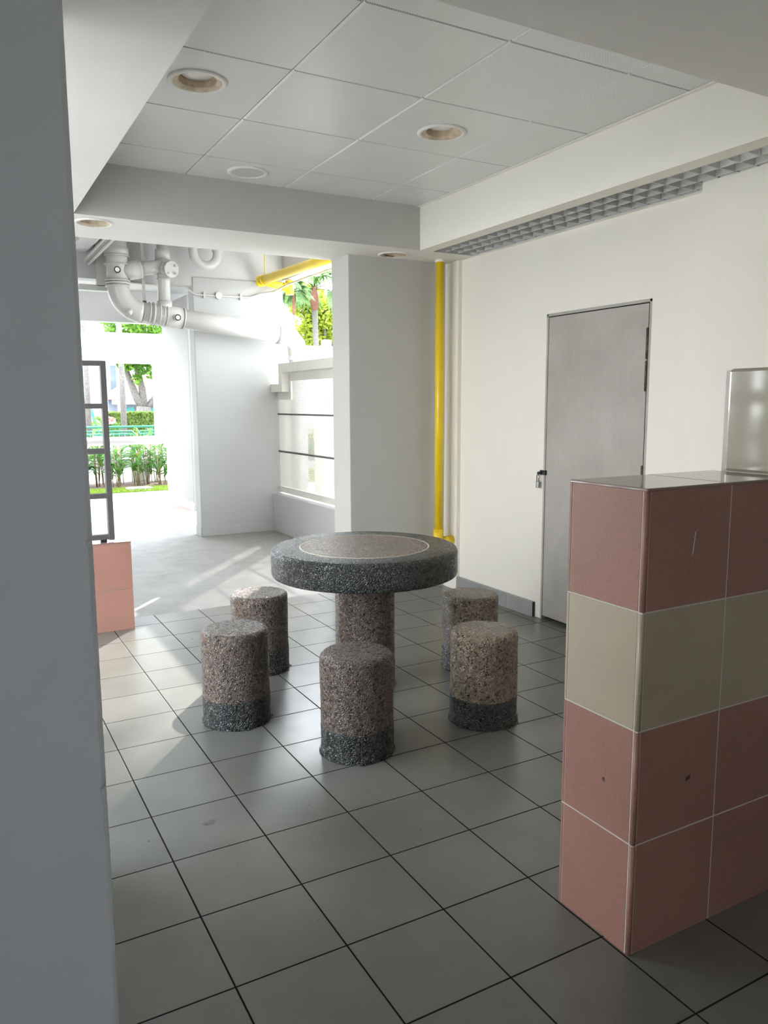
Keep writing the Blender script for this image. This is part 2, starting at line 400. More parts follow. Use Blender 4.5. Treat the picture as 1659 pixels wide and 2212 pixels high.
# ------------------------------------------------------------------ the setting
ZS, ZC, ZU = 8.03, 8.965, 9.95        # soffit, panel ceiling, bare slab
RX0, RX1, RY0, RY1 = 0.50, 7.74, 1.44, 10.76     # ceiling recess

fl = B(); fl.box(-6, 9.6, -14, 12.72, -0.5, 0.0); struct('floor', fl, M['floor_tile'])
f2 = B(); f2.box(-6, 9.6, 12.72, 38.3, -0.5, 0.0); f2.box(9.6, 18, 17.0, 38.3, -0.5, -0.001); struct('floor_screed', f2, M['screed'])

# panel ceiling inside the recess
cl = B(); gx = [RX0-0.02, 2.55, 4.53, 6.51, RX1+0.02]; gy = [RY0-0.02, 3.49, 5.49, 7.51, 9.50, RY1+0.02]
lights_c = [(1.55, 6.42), (5.55, 6.55)]
g = 0.006
for a, b in zip(gx, gx[1:]):
    for c, d in zip(gy, gy[1:]):
        hs = [(x, y, 0.33) for x, y in lights_c if a < x < b and c < y < d]
        x0, x1, y0, y1 = a+g, b-g, c+0.008, d-0.008
        cl.plate(x0+0.022, x1-0.022, y0+0.010, y1-0.010, ZC, hs)
        for (p, q) in (((x0+.022, y0+.010), (x1-.022, y0+.010)), ((x1-.022, y0+.010), (x1-.022, y1-.010)), ((x1-.022, y1-.010), (x0+.022, y1-.010)), ((x0+.022, y1-.010), (x0+.022, y0+.010))):
            def o_(t): return (x0 if t[0] < (x0+x1)/2 else x1, y0 if t[1] < (y0+y1)/2 else y1)
            P, Q = o_(p), o_(q)
            cl.quad((p[0], p[1], ZC), (q[0], q[1], ZC), (Q[0], Q[1], ZC+0.02), (P[0], P[1], ZC+0.02))
            cl.quad((P[0], P[1], ZC+0.02), (Q[0], Q[1], ZC+0.02), (Q[0], Q[1], ZC+0.1), (P[0], P[1], ZC+0.1))
ceil = struct('ceiling', cl, [M['ceil_panel']])
ba = B(); ba.box(RX0-0.2, RX1+0.2, RY0-0.2, RY1+0.2, ZC+0.85, ZC+0.95); ba.build('ceiling_backing', M['louvre'], ceil)
tr = B()      # painted steel angle under the panel edge, right side and far side
tr.box(RX1-0.07, RX1+0.01, RY0, RY1, ZC-0.022, ZC-0.004)
struct('trim_1', tr, M['white_wall'])

# beams and flat soffit around the recess
def vface_y(b, x0, x1, y, z0, z1, mi=0): b.quad((x0,y,z0),(x1,y,z0),(x1,y,z1),(x0,y,z1), mi)
fb = B()
fb.plate(-6, 9.3, RY1, 12.80, ZS, [(0.93, 11.32, 0.29), (7.455, 11.455, 0.29)])
fb.quad((-6,RY1,ZS),(9.3,RY1,ZS),(9.3,RY1,ZU),(-6,RY1,ZU), 1); fb.quad((-6,12.8,ZS),(-6,12.8,ZU),(9.3,12.8,ZU),(9.3,12.8,ZS))  # near face of the far beam: its shade put into a darker colour
fb.quad((-6,RY1,ZU),(9.3,RY1,ZU),(9.3,12.8,ZU),(-6,12.8,ZU))
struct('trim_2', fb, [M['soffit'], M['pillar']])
lb = B(); lb.box(-6, RX0, RY0, RY1, ZS, ZU); struct('trim_3', lb, M['soffit'])
nb = B(); nb.box(-6, 9.4, -14, RY0, ZS, ZU); struct('trim_4', nb, M['soffit'])
rb = B(); rb.box(RX1, 8.06, RY0, RY1, ZS, ZU); rb.box(8.06, 9.3, 10.87, 10.8701, ZS, ZU); rb.box(9.18, 9.3, 4.17, RY1, ZS, 8.4); rb.box(8.05, 9.3, RY0, RY1, 9.0, ZU)
struct('trim_5', rb, M['white_wall'], 0.01)

# right wall with the door opening, its nearer thicker part, pilaster beside the pillar
DY0, DY1, DZ = 5.47, 8.25, 6.47
rw = B(); rw.prism([(4.0, 0), (DY0, 0), (DY0, DZ), (DY1, DZ), (DY1, 0), (11.95, 0), (11.95, ZS+1), (4.0, ZS+1)], 'x', 9.28, 9.6)
rw.box(9.17, 9.29, 11.34, 11.95, 0, ZS)
struct('wall_right', rw, M['white_wall'], 0.012)
rn = B(); rn.box(8.85, 9.6, -14, 4.17, 0, ZS+0.5); struct('wall_right_near', rn, M['white_wall'], 0.012)
pl = B(); pl.box(6.52, 9.6, 11.90, 12.80, 0, ZS+0.02); struct('wall_far_pillar', pl, M['pillar'], 0.015)
bk = B(); bk.box(-6, 9.6, -14.4, -14, 0, ZU); struct('wall_back', bk, M['dim_wall'])
wl_ = B(); wl_.box(-6.0, -5.6, -14.4, -5.0, 0, ZU); wl_.box(-6.0, -5.6, -3.9, 1.06, 0, ZU); wl_.box(-6.0, -5.6, 12.6, 34.0, 0, ZU); struct('wall_left_added', wl_, M['dim_wall'])  # unseen, added to cut light; gap placed to light the near left column
# skirting tiles with open joints
sk = B(); y = 11.34
while y > 8.6:
    y1 = max(8.42, y-1.0); sk.box(9.20, 9.282, y1+0.004, y-0.004, 0, 0.335); y -= 1.0
sk.box(9.21, 9.281, 8.42, 11.34, 0, 0.33, 1)
struct('baseboard_right', sk, [M['skirt'], M['black']], 0.004)

# near left column with a chipped arris
nc = B(); N = 190
cz = [ZS*i/N for i in range(N+1)]
random.seed(3); jx = []; acc = 0
for i, z in enumerate(cz):
    acc = 0.8*acc + random.uniform(-0.0035, 0.0035); c = acc
    if z < 4.2 and random.random() < 0.10*(1.2-z/4.2): c -= random.uniform(0.004, 0.014)
    jx.append(c)
X1, Y1, Y2, X0 = -0.885, 1.06, 3.3, -5.0
vs = []
for z, c in zip(cz, jx): vs += [(X0, Y1, z), (X1-0.035+c, Y1, z), (X1-0.012+c, Y1+0.008-c*0.4, z), (X1, Y1+0.03-c, z), (X1, Y2, z), (X0, Y2, z)]
fs = []
for i in range(N):
    for j in range(6):
        k = (j+1) % 6; fs.append((i*6+j, i*6+k, (i+1)*6+k, (i+1)*6+j))
nc.add(vs, fs); struct('wall_near_left', nc, M['grey_wall'])

# ------------------------------------------------------------------ lobby beyond the beam
sl = B(); sl.box(-6, 9.5, 12.8, 34.6, ZU, ZU+0.6); struct('ceiling_slab', sl, M['rough_plaster'])
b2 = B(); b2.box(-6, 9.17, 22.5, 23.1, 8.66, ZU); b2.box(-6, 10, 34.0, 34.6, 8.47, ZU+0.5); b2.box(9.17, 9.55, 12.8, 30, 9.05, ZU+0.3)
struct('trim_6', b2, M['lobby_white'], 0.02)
# rough edged downstand running away from the camera on the left
random.seed(5); rb2 = B(); n = 40; vs = []
for i in range(n+1):
    yy = 12.8+9.7*i/n; a, b_, c = (random.uniform(-0.05, 0.05) for _ in range(3))
    vs += [(1.9, yy, ZU), (1.9+a, yy, 9.35+b_*0.5), (2.5+c, yy, 9.45+a*0.5), (2.95+b_, yy, ZU)]
fs = [(i*4+j, i*4+j+1, i*4+j+5, i*4+j+4) for i in range(n) for j in range(3)]
rb2.add(vs, fs); struct('trim_7', rb2, M['rough_plaster'])
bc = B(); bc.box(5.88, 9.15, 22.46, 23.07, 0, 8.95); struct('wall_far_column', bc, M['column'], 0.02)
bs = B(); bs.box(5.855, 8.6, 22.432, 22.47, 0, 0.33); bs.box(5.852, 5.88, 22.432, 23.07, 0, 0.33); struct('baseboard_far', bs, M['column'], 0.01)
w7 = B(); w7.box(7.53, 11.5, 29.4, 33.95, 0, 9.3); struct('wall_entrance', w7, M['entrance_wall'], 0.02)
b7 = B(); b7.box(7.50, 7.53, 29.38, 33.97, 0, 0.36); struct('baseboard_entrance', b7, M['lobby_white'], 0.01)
rp = B(); rp.box(6.1, 7.5, 29.6, 32.6, 0.0, 0.004); struct('floor_red_strip', rp, M['terracotta'])
# low wall under the mesh window, and the stepped beam over it
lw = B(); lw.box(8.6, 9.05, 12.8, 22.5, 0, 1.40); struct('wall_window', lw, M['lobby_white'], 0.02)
st = B()
st.prism([(12.8, 5.75), (21.38, 5.75), (21.38, 5.08), (22.85, 5.08), (22.85, 5.36), (21.68, 5.36), (21.68, 6.06), (12.8, 6.06)], 'x', 8.6, 8.9)
struct('trim_8', st, M['cream_frame'], 0.01)

# window_1: framed expanded-metal screen
wf = B()
XA, XB = 8.86, 8.93
def fr_(y0, y1, z0, z1): wf.box(XA, XB, y0, y1, z0, z1)
fr_(12.8, 22.78, 1.44, 1.66); fr_(22.48, 22.78, 1.66, 5.08); fr_(21.2, 22.48, 4.80, 5.08); fr_(21.2, 21.42, 5.08, 5.75); fr_(12.8, 21.2, 5.45, 5.76)
win = struct('window_1', wf, M['cream_frame'], 0.008)
wb = B(); wb.box(XA-0.01, XB, 12.8, 22.5, 4.26, 4.32); wb.build('crossbar', M['alu'], win)
wb = B(); wb.box(XA-0.01, XB, 12.8, 22.5, 2.91, 2.97); wb.build('crossbar', M['alu'], win)
def mesh_screen(b, regions, x, pitch, wdt, lo=0):
    hw = wdt/2
    for (ya, yb, za, zb) in regions:
        for sgn in (1, -1):
            k0 = ya - (zb-za); k = k0
            rng = (yb-ya)+(zb-za); nst = int(rng/pitch)
            for i in range(nst+1):
                c = (ya-(zb-za)+i*pitch)          # line y = c + (z-za) (sgn 1) or y = c + (zb-z)
                pts = []
                t0 = max(0, ya-c); t1 = min(zb-za, yb-c)
                if t1 - t0 < 0.01: continue
                if sgn == 1: p, q = (c+t0, za+t0), (c+t1, za+t1)
                else: p, q = (c+t0, zb-t0), (c+t1, zb-t1)
                xx = x+(0.004 if sgn == 1 else 0)
                b.quad((xx, p[0]-hw, p[1]), (xx, p[0]+hw, p[1]), (xx, q[0]+hw, q[1]), (xx, q[0]-hw, q[1]))
ms = B(); mesh_screen(ms, [(14.5, 22.5, 1.66, 4.80), (14.5, 21.2, 4.80, 5.46)], 8.90, 0.078, 0.048)
ms.build('mesh_panel', M['cream_frame'], win)

# ------------------------------------------------------------------ door in the right wall
df = B(); df.box(9.283, 9.58, DY0, DY0+0.05, 0, DZ); df.box(9.283, 9.58, DY1-0.045, DY1, 0, DZ); df.box(9.283, 9.58, DY0, DY1, DZ-0.05, DZ)
dr = struct('door_1', df, M['door'], 0.004)
dl = B(); dl.box(9.30, 9.36, DY0+0.085, DY1-0.048, 0.075, DZ-0.068); dl.build('door_leaf', M['door'], dr, 0.006)
dk = B(); dk.box(9.42, 9.60, DY0+0.04, DY1-0.04, 0.0, DZ-0.04); dk.build('dark_rebate', M['black'], dr)
for z0, z1 in ((5.42, 5.98), (4.85, 5.40), (2.95, 3.52)):
    hb = B(); hb.box(9.285, 9.31, DY0+0.03, DY0+0.10, z0, z1)
    hb.tube([(9.282, DY0+0.075, z0+.01), (9.282, DY0+0.075, z1-.01)], 0.026, 10); hb.build('hinge', M['rust'], dr, label='rusty steel hinge')
hs = B(); hs.box(9.24, 9.31, DY1-0.09, DY1+0.07, 3.14, 3.24); hs.tube([(9.26, DY1+0.0, 3.20), (9.21, DY1+0.02, 3.20), (9.20, DY1+0.08, 3.18), (9.26, DY1+0.12, 3.16)], 0.025, 8)
hs.build('hasp', M['black'], dr, 0.01)
t = thing('padlock', (9.20, 8.33, 2.90), 'small steel padlock hanging from the hasp of the grey door', 'padlock')
p = B(); p.tube([(9.20, 8.36, 2.98), (9.20, 8.36, 3.10), (9.20, 8.345, 3.15), (9.20, 8.315, 3.15), (9.20, 8.30, 3.10), (9.20, 8.30, 2.98)], 0.012, 8); p.build('shackle', M['brass'], t)
p = B(); p.box(9.175, 9.225, 8.285, 8.375, 2.86, 3.0); p.build('lock_body', M['brass'], t, 0.012)

# ------------------------------------------------------------------ downlights and ceiling cover
def downlight(x, y, z, ro, label, kind=0):
    t = thing('recessed_downlight', (x, y, z), label, 'ceiling light', 'round recessed lights')
    ri = ro*0.80; rc = ro*0.64
    b = B(); b.lathe(x, y, [(ri, z-0.004), (ri+0.01, z-0.022), (ro-0.03, z-0.030), (ro, z-0.012), (ro, z-0.002)], 56); b.build('trim_ring', M['trim_white'], t)
    b = B(); b.lathe(x, y, [(ri+0.012, z-0.020), (ri-0.01, z-0.014), (rc+0.02, z+0.0), (rc, z+0.012)], 56); b.build('inner_ring', M['trim_aged'], t, label='yellowed inner ring')
    b = B(); b.lathe(x, y, [(rc, z+0.012), (rc*1.02, z+0.10), (rc*1.0, z+0.13)], 56); b.build('reflector', M['trim_aged'], t)
    b = B(); b.lathe(x, y, [(rc*1.0, z+0.118), (rc*0.8, z+0.085), (rc*0.4, z+0.068), (0, z+0.062)], 56); b.build('lens', M['lens'], t)
    return t
downlight(1.55, 6.42, ZC, 0.40, 'dusty round recessed light in the ceiling panel nearest the left beam')
downlight(5.55, 6.55, ZC, 0.395, 'cream ringed recessed light in the ceiling panel toward the right wall')
downlight(0.93, 11.32, ZS, 0.36, 'round recessed light under the far beam above the outdoor doorway, left')
downlight(7.455, 11.455, ZS, 0.36, 'round recessed light under the far beam above the grey pillar')
t = thing('ceiling_cover_plate', (3.53, 10.08, ZC), 'plain white round cover plate on the ceiling panel beside the far beam', 'cover plate')
b = B(); b.lathe(3.53, 10.08, [(0.30, ZC-0.012), (0.315, ZC-0.028), (0.36, ZC-0.030), (0.385, ZC-0.010), (0.385, ZC-0.001)], 56); b.build('rim', M['trim_white'], t)
b = B(); b.lathe(3.53, 10.08, [(0.305, ZC-0.014), (0.2, ZC-0.017), (0, ZC-0.018)], 56); b.build('disc', M['louvre'], t)

# ------------------------------------------------------------------ eggcrate louvre
t = thing('eggcrate_louvre', (8.6, 4.0, ZS), 'long white eggcrate louvre strip let into the soffit beside the right wall', 'ceiling louvre')
b = B(); P_ = 0.333; th = 0.016; hh = 0.25
def rib(b, x0, x1, y0, y1, ax):   # thin blade, slightly wider on top
    if ax == 'y':
        b.prism([(x0-th*0.5, ZS+0.015), (x0+th*0.5, ZS+0.015), (x0+th*0.9, ZS+hh), (x0-th*0.9, ZS+hh)], 'y', y0, y1)
    else:
        b.prism([(y0-th*0.5, ZS+0.015), (y0+th*0.5, ZS+0.015), (y0+th*0.9, ZS+hh), (y0-th*0.9, ZS+hh)], 'x', x0, x1)
for i in range(1, 4): rib(b, 8.09+i*P_, 0, (4.17 if i == 3 else -4), 10.85, 'y')
k = 0
yy = 10.85-P_
while yy > -4:
    rib(b, 8.09, 9.2 if yy > 4.17 else 8.85, yy, 0, 'x'); yy -= P_
b.build('louvre_grid', M['louvre'], t)
b = B(); b.box(8.06, 8.09, -4, 10.87, ZS+0.002, ZS+0.2); b.box(9.17, 9.2, 4.17, 10.87, ZS+0.002, ZS+0.2); b.box(8.09, 9.17, 10.85, 10.87, ZS+0.002, ZS+0.2)
b.build('louvre_frame', M['louvre'], t)
b = B(); b.quad((8.07,-4,8.85),(9.2,-4,8.85),(9.2,10.86,8.85),(8.07,10.86,8.85)); b.build('light_box', M['void'], t)  # near-black sheet above the blades darkens the cells

# ------------------------------------------------------------------ yellow gas pipes
t = thing('gas_riser_pipe', (8.76, 11.5, 1.3), 'tall yellow gas pipe standing in front of the grey pillar beside the white wall', 'pipe')
b = B(); b.tube([(8.76, 11.52, 1.22), (8.76, 11.52, ZS-0.03)], 0.105, 24); b.build('riser', M['yellow'], t)
b = B(); b.tube([(8.76, 11.52, 1.12), (8.76, 11.52, 1.56)], 0.125, 24); b.tube([(8.76, 11.52, 1.25), (9.16, 11.52, 1.25)], [0.11, 0.125], 24); b.build('tee_fitting', M['yellow'], t)
b = B(); b.tube([(8.76, 11.52, ZS-0.06), (8.76, 11.52, ZS)], 0.112, 24); b.build('paint_collar', M['white_wall'], t, label='white paint at the top of the pipe')
t = thing('gas_branch_pipe', (8.2, 19, 8.9), 'yellow gas pipe under the slab leading to the top of the window opening', 'pipe')
b = B(); b.tube([(8.2, 12.9, 8.72), (8.2, 22.05, 8.92)], 0.155, 24); b.build('long_run', M['yellow'], t)
b = B(); b.lathe(8.2, 22.12, [(0, 8.72), (0.12, 8.74), (0.175, 8.82), (0.175, 9.0), (0.12, 9.08), (0, 9.1)], 24); b.build('elbow', M['yellow'], t)
b = B(); b.tube([(8.2, 22.12, 8.90), (9.2, 22.12, 8.77)], 0.12, 20); b.build('cross_run', M['yellow'], t)
b = B(); b.tube([(9.28, 22.12, 8.52), (9.28, 22.12, 9.0)], 0.15, 20); b.tube([(9.02, 22.12, 8.79), (9.2, 22.12, 8.77)], 0.145, 20); b.build('tee_fitting', M['yellow'], t)
for yy in (21.7, 17.0):
    b = B(); b.tube([(8.2+0.17*math.cos(a), yy, 8.905+0.17*math.sin(a)) for a in [i*PI/8 for i in range(17)]], 0.018, 6); b.tube([(8.2, yy, 9.07), (8.2, yy, ZU-0.01)], 0.02, 6); b.build('clamp', M['yellow'], t)

# ------------------------------------------------------------------ white drain pipes
PY = 21.7
t = thing('soil_stack_pipe', (3.3, PY, 8.6), 'thick white drainage pipe dropping from the slab, bending and running right across the lobby', 'pipe')
R1 = 0.325
def arc(cx, cz, r, a0, a1, n=12): return [(cx+r*math.cos(a0+(a1-a0)*i/n), PY, cz+r*math.sin(a0+(a1-a0)*i/n)) for i in range(n+1)]
sl_ = math.atan2(-(7.57-7.03), 4.75)
b = B(); b.tube([(3.28, PY, ZU), (3.28, PY, 8.35)], R1, 32); b.build('vertical_pipe', M['pvc'], t)
b = B(); b.tube([(3.28, PY, 8.4)]+arc(4.06, 8.36, 0.78, PI, 1.5*PI-0.11), R1+0.012, 32); elb = b.build('elbow', M['pvc'], t)
b = B(); b.tube([(4.0, PY, 7.60), (9.0, PY, 7.04)], R1-0.012, 32); b.build('horizontal_run', M['pvc'], t)
b = B(); b.tube([(8.6, PY, 7.085), (8.85, PY, 7.055), (9.12, PY, 6.96), (9.30, PY, 6.75), (9.36, PY, 6.45), (9.36, PY, 6.2)], R1+0.01, 28); b.build('end_elbow', M['pvc'], t)
b = B(); b.tube([(9.36, PY, 6.4), (9.36, PY, 0)], R1-0.01, 28); b.build('outside_drop', M['pvc'], t)
def collar(z0, z1, x=3.28, r=R1+0.03): return B().tube([(x, PY, z0), (x, PY, z1)], r, 32)
for z0, z1 in ((9.30, 9.52), (9.26, 9.30), (8.42, 8.47), (8.50, 8.55), (8.33, 8.37), (9.0, 9.03)):
    collar(z0, z1, r=R1+(0.045 if z1-z0 > 0.1 else 0.055)).build('socket_ring', M['pvc'], t)
def hp(x): return 7.60-(x-4.0)*0.112
for x0, x1, e in ((4.18, 4.22, .03), (4.30, 4.36, .045), (4.50, 4.54, .03), (4.62, 4.66, .03), (4.72, 4.76, .045), (5.28, 5.32, .045), (4.36, 5.30, .018)):
    b = B(); b.tube([(x0, PY, hp(x0)), (x1, PY, hp(x1))], R1+e, 32); b.build('socket_ring', M['pvc'], t)
# branch tee to the second stack
b = B(); b.tube([(3.4, PY, 8.82), (3.95, PY-0.02, 8.92)], 0.29, 28); b.tube([(3.90, PY-0.02, 8.91), (4.02, PY-0.02, 8.93)], 0.27, 28); b.build('branch_tee', M['pvc'], t)
b = B(); b.tube([(3.9, PY-0.02, 8.91), (4.65, PY-0.1, 9.06)], 0.215, 28); b.build('branch_pipe', M['pvc'], t)
for (x, z, dx, dz) in ((3.20, 8.80, 0, 0), (5.02, 7.44, 0, 0)):
    b = B(); b.tube([(x, PY-R1+0.02, z), (x, PY-R1-0.13, z)], 0.10, 20); b.tube([(x, PY-R1-0.13, z), (x, PY-R1-0.09, z)], 0.11, 20)
    c = b.build('cleanout_boss', M['pvc'], t); sub(B().tube([(x, PY-R1-0.105, z), (x, PY-R1-0.142, z)], 0.07, 20), 'plug', M['cream_frame'], c, t)
b = B(); b.tube([(3.62, PY-0.2, 7.65), (3.45, PY-0.42, 7.45)], 0.10, 20); b.build('cleanout_boss', M['pvc'], t)
t = thing('branch_stack_pipe', (4.7, PY, 8.6), 'slimmer white vertical pipe joining the thick drainage pipe, with a round access cap', 'pipe')
b = B(); b.tube([(4.75, PY, ZU), (4.70, PY, 7.5)], 0.20, 28); b.build('vertical_pipe', M['pvc'], t)
for z0, z1, r in ((9.28, 9.6, 0.235), (8.62, 8.70, 0.225), (7.72, 7.98, 0.235), (8.86, 9.28, 0.255)):
    b = B(); b.tube([(4.72, PY, z0), (4.72, PY, z1)], r, 28); b.build('socket_ring', M['pvc'], t)
b = B(); b.tube([(4.70, PY-0.05, 9.0), (4.84, PY-0.42, 8.94)], 0.225, 28); b.build('access_arm', M['pvc'], t)
b = B(); b.tube([(4.83, PY-0.40, 8.945), (4.87, PY-0.52, 8.925)], 0.255, 28)
for i in range(4):
    a = PI/4+i*PI/2; b.box(4.865+0.17*math.cos(a)-0.03, 4.865+0.17*math.cos(a)+0.03, PY-0.56, PY-0.50, 8.925+0.17*math.sin(a)-0.03, 8.925+0.17*math.sin(a)+0.03)
b.build('access_cap', M['pvc'], t)
t = thing('u_trap_pipe', (6.1, PY, 9.5), 'white U shaped trap pipe hanging under the slab in front of the far beam', 'pipe')
b = B(); b.tube([(5.72, PY, ZU), (5.72, PY, 9.72)]+[(6.13-0.41*math.cos(a), PY, 9.62-0.41*math.sin(a)) for a in [i*PI/12 for i in range(13)]]+[(6.54, PY, 9.72), (6.54, PY, ZU)], 0.15, 20); b.build('trap_bend', M['pvc'], t)
b = B(); b.tube([(6.54, PY, 9.7), (6.54, PY, ZU)], 0.18, 20); b.build('socket_ring', M['pvc'], t)
t = thing('pipe_hanger', (4.2, PY, 8.9), 'thin white hanger rod holding the thick drainage pipe from the slab', 'hanger')
b = B(); b.box(4.10, 4.19, 22.0, 22.04, 7.95, ZU); b.build('strap', M['pvc'], t)
b = B(); b.box(4.09, 4.20, 21.93, 22.04, 7.84, 8.0); b.build('bracket', M['rust'], t)
t = thing('electrical_conduit', (6.5, 22.42, 8.4), 'thin white electrical conduit running across the far white column', 'conduit')
b = B(); b.tube([(3.12, 22.42, 8.66), (4.6, 22.42, 8.60), (5.3, 22.42, 8.58), (5.62, 22.42, 8.56), (5.95, 22.42, 8.36), (6.75, 22.44, 8.36), (7.9, 22.42, 8.38), (8.3, 22.38, 8.52), (8.7, 22.2, 8.60), (8.8, 21.0, 8.72), (8.8, 13, 8.72)], 0.035, 8); b.build('conduit_tube', M['pvc'], t)
b = B(); b.tube([(6.76, 22.36, 8.37), (6.76, 22.5, 8.37)], 0.12, 20); b.build('junction_box', M['pvc'], t)
B().box(3.0, 3.55, 22.40, 22.5, 8.58, 8.72).build('inline_box', M['pvc'], t)
for x in (6.25, 7.55): B().box(x-0.03, x+0.03, 22.38, 22.46, 8.26, 8.47).build('saddle_clip', M['pvc'], t)
t = thing('cable_tray', (2.3, 17.6, 9.4), 'white cable tray with conduits under the slab at upper left', 'cable tray')
b = B(); b.box(2.42, 2.56, 12.85, 22.15, 9.10, 9.16); b.build('tray', M['pvc'], t)
B().tube([(2.5, 12.85, 9.05), (2.5, 22.15, 9.05)], 0.05, 8).build('conduit_tube', M['pvc'], t); B().tube([(2.36, 12.85, 9.12), (2.36, 22.15, 9.12)], 0.04, 8).build('conduit_tube', M['pvc'], t)
b = B(); b.box(2.75, 3.08, 22.2, 22.5, 8.40, 9.9); b.box(2.2, 3.08, 22.2, 22.5, 8.26, 8.44); b.build('drop_trunking', M['pvc'], t, 0.01)

# ------------------------------------------------------------------ table and stools
TX, TY = 4.12, 6.60
t = thing('round_stone_table', (TX, TY, 0), 'round dark pebble-wash stone table with a brown chess-board sized inlay circle on its top', 'table')
t['label'] = 'round dark pebble-wash stone table with brown circular inlay on one thick pedestal'
R_, Z1, Z0 = 1.525, 2.345, 1.90
b = B(); b.lathe(TX, TY, [(0, Z0), (R_-0.05, Z0), (R_-0.015, Z0+0.015), (R_, Z0+0.05), (R_, Z1-0.06), (R_-0.018, Z1-0.02), (R_-0.06, Z1), (1.07, Z1)], 96); b.build('tabletop', M['peb_dark'], t)
b = B(); b.lathe(TX, TY, [(1.067, Z1+0.0005), (R_-0.055, Z1+0.0005), (R_-0.058, Z1-0.01)], 96); b.build('tabletop_face', M['peb_top'], t)
b = B(); b.lathe(TX+0.01, TY+0.02, [(1.070, Z1-0.01), (1.066, Z1+0.0025), (1.042, Z1+0.0025), (1.04, Z1-0.01)], 96); b.build('divider_ring', M['ring'], t)
b = B(); b.lathe(TX+0.01, TY+0.02, [(1.043, Z1+0.001), (0.5, Z1+0.001), (0, Z1+0.001)], 96); b.build('inlay', M['peb_inlay'], t)
b = B(); b.lathe(TX, TY, [(0.492, 0.0), (0.492, Z0+0.01)], 64); b.build('pedestal', M['peb_brown'], t)
b = B(); b.lathe(TX, TY, [(0.52, 0.0), (0.497, 0.03), (0.496, 0.42), (0.492, 0.43)], 64, jit=0.004); b.build('base_band', M['peb_dark'], t)

def make_stool(x, y, r, h, label, seed, band=0.44, mat='peb_brown'):
    random.seed(seed)
    t = thing('stone_stool', (x, y, 0), label, 'stool', 'cylindrical stone stools around the table')
    n = 64; ph = [random.uniform(0, 6.28) for _ in range(6)]
    def wob(a, z): return 0.004*math.sin(3*a+ph[0]+z)+0.003*math.sin(7*a+ph[1]+3*z)+0.0025*math.sin(13*a+ph[2]+9*z)
    def ring_mesh(prof):
        vs, fs = [], []
        for rr, z in prof:
            for i in range(n):
                a = 2*PI*i/n; q = rr + wob(a, z)*min(1, rr/0.3) + random.uniform(-.0012, .0012); vs.append((x+q*math.cos(a), y+q*math.sin(a), z))
        for k in range(len(prof)-1):
            for i in range(n): j = (i+1) % n; fs.append((k*n+i, k*n+j, (k+1)*n+j, (k+1)*n+i))
        return vs, fs
    body = [(r, z) for z in [band+(h-0.09-band)*i/12 for i in range(13)]]
    body += [(r-0.006, h-0.055), (r-0.022, h-0.028), (r-0.05, h-0.010), (r-0.085, h-0.002), (r*0.6, h), (r*0.3, h), (0.001, h)]
    vs, fs = ring_mesh(body); b = B().add(vs, fs, 0, True); b.build('seat_body', M[mat], t)
    bp = [(r+0.012, 0.0), (r+0.006, 0.05)]+[(r+0.003, 0.05+(band-0.05)*i/6) for i in range(1, 7)]+[(r-0.004, band+0.004)]
    vs, fs = ring_mesh(bp); b = B().add(vs, fs, 0, True); b.build('base_band', M['peb_dark'], t, label='darker pebble band at the foot')
    # mortar smear on the floor
    vs = [(x, y, 0.006)]; m_ = 40
    for i in range(m_):
        a = 2*PI*i/m_; q = r+0.018+random.uniform(0, 0.016)+(0.03 if random.random() < 0.08 else 0); vs.append((x+q*math.cos(a), y+q*math.sin(a), 0.004))
    b = B().add(vs, [(0, i+1, (i+1) % m_+1) for i in range(m_)]); b.build('mortar_bed', M['peb_dark'], t)
    return t
make_stool(2.853, 4.431, 0.492, 1.385, 'brown stone stool nearest the camera, in front of the table pedestal', 11, 0.40)
make_stool(1.770, 6.260, 0.492, 1.405, 'brown stone stool at left front of the table with a glinting top', 12, 0.40)
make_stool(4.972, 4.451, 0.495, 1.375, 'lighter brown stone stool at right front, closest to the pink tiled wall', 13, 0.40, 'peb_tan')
make_stool(2.865, 8.231, 0.500, 1.385, 'stone stool behind the left front stool, partly under the table edge', 14, 0.42)
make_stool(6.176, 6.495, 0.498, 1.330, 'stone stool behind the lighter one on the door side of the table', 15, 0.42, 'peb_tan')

# ------------------------------------------------------------------ tiled partition on the right
t = thing('tiled_partition', (3.02, -0.29, 0), 'chest-high tiled partition, three pink courses and one beige, at right front', 'partition wall')
px0, py0, py1, zt = 3.02, -0.29, 0.58, 3.986
pxe = 8.85; sx_ = 4.85; ch = zt/4
b = B(); b.box(px0+0.003, pxe, py0+0.003, py1-0.003, 0, zt-0.02); b.box(sx_+0.02, pxe, py0+0.02, py1-0.1, zt-0.02, zt+0.97); b.build('grout_core', M['grout'], t)
g = 0.0065
for k in range(4):
    m = M['beige_tile'] if k == 2 else M['pink_tile']; nm = 'beige_tile_course' if k == 2 else 'pink_tile_course'
    z0, z1 = k*ch+(g if k else 0.0), (k+1)*ch-g
    b = B()
    b.box(px0, px0+0.025, py0+0.050, py1-0.034, z0, z1)                       # end face
    xs = [px0+0.042, 4.02]+[5.02+i for i in range(4)]
    for a, c in zip(xs, xs[1:]): b.box(a+(g if a > 3.1 else 0.0), c-g, py0, py0+0.024, z0, z1); b.box(a+g, c-g, py1-0.024, py1, z0, z1)
    b.box(px0-0.001, px0+0.03, py1-0.028, py1+0.001, z0, z1)
    c_ = b.build(nm, m, t, 0.0025, 1)
    q = B(); q.tube([(px0+0.018, py0+0.018, z0), (px0+0.018, py0+0.018, z1)], 0.0225, 14); q.box(px0+0.002, px0+0.02, py0+0.018, py0+0.040, z0, z1); q.box(px0+0.018, px0+0.036, py0+0.001, py0+0.02, z0, z1); sub(q, 'bullnose_edge', m, c_, t)
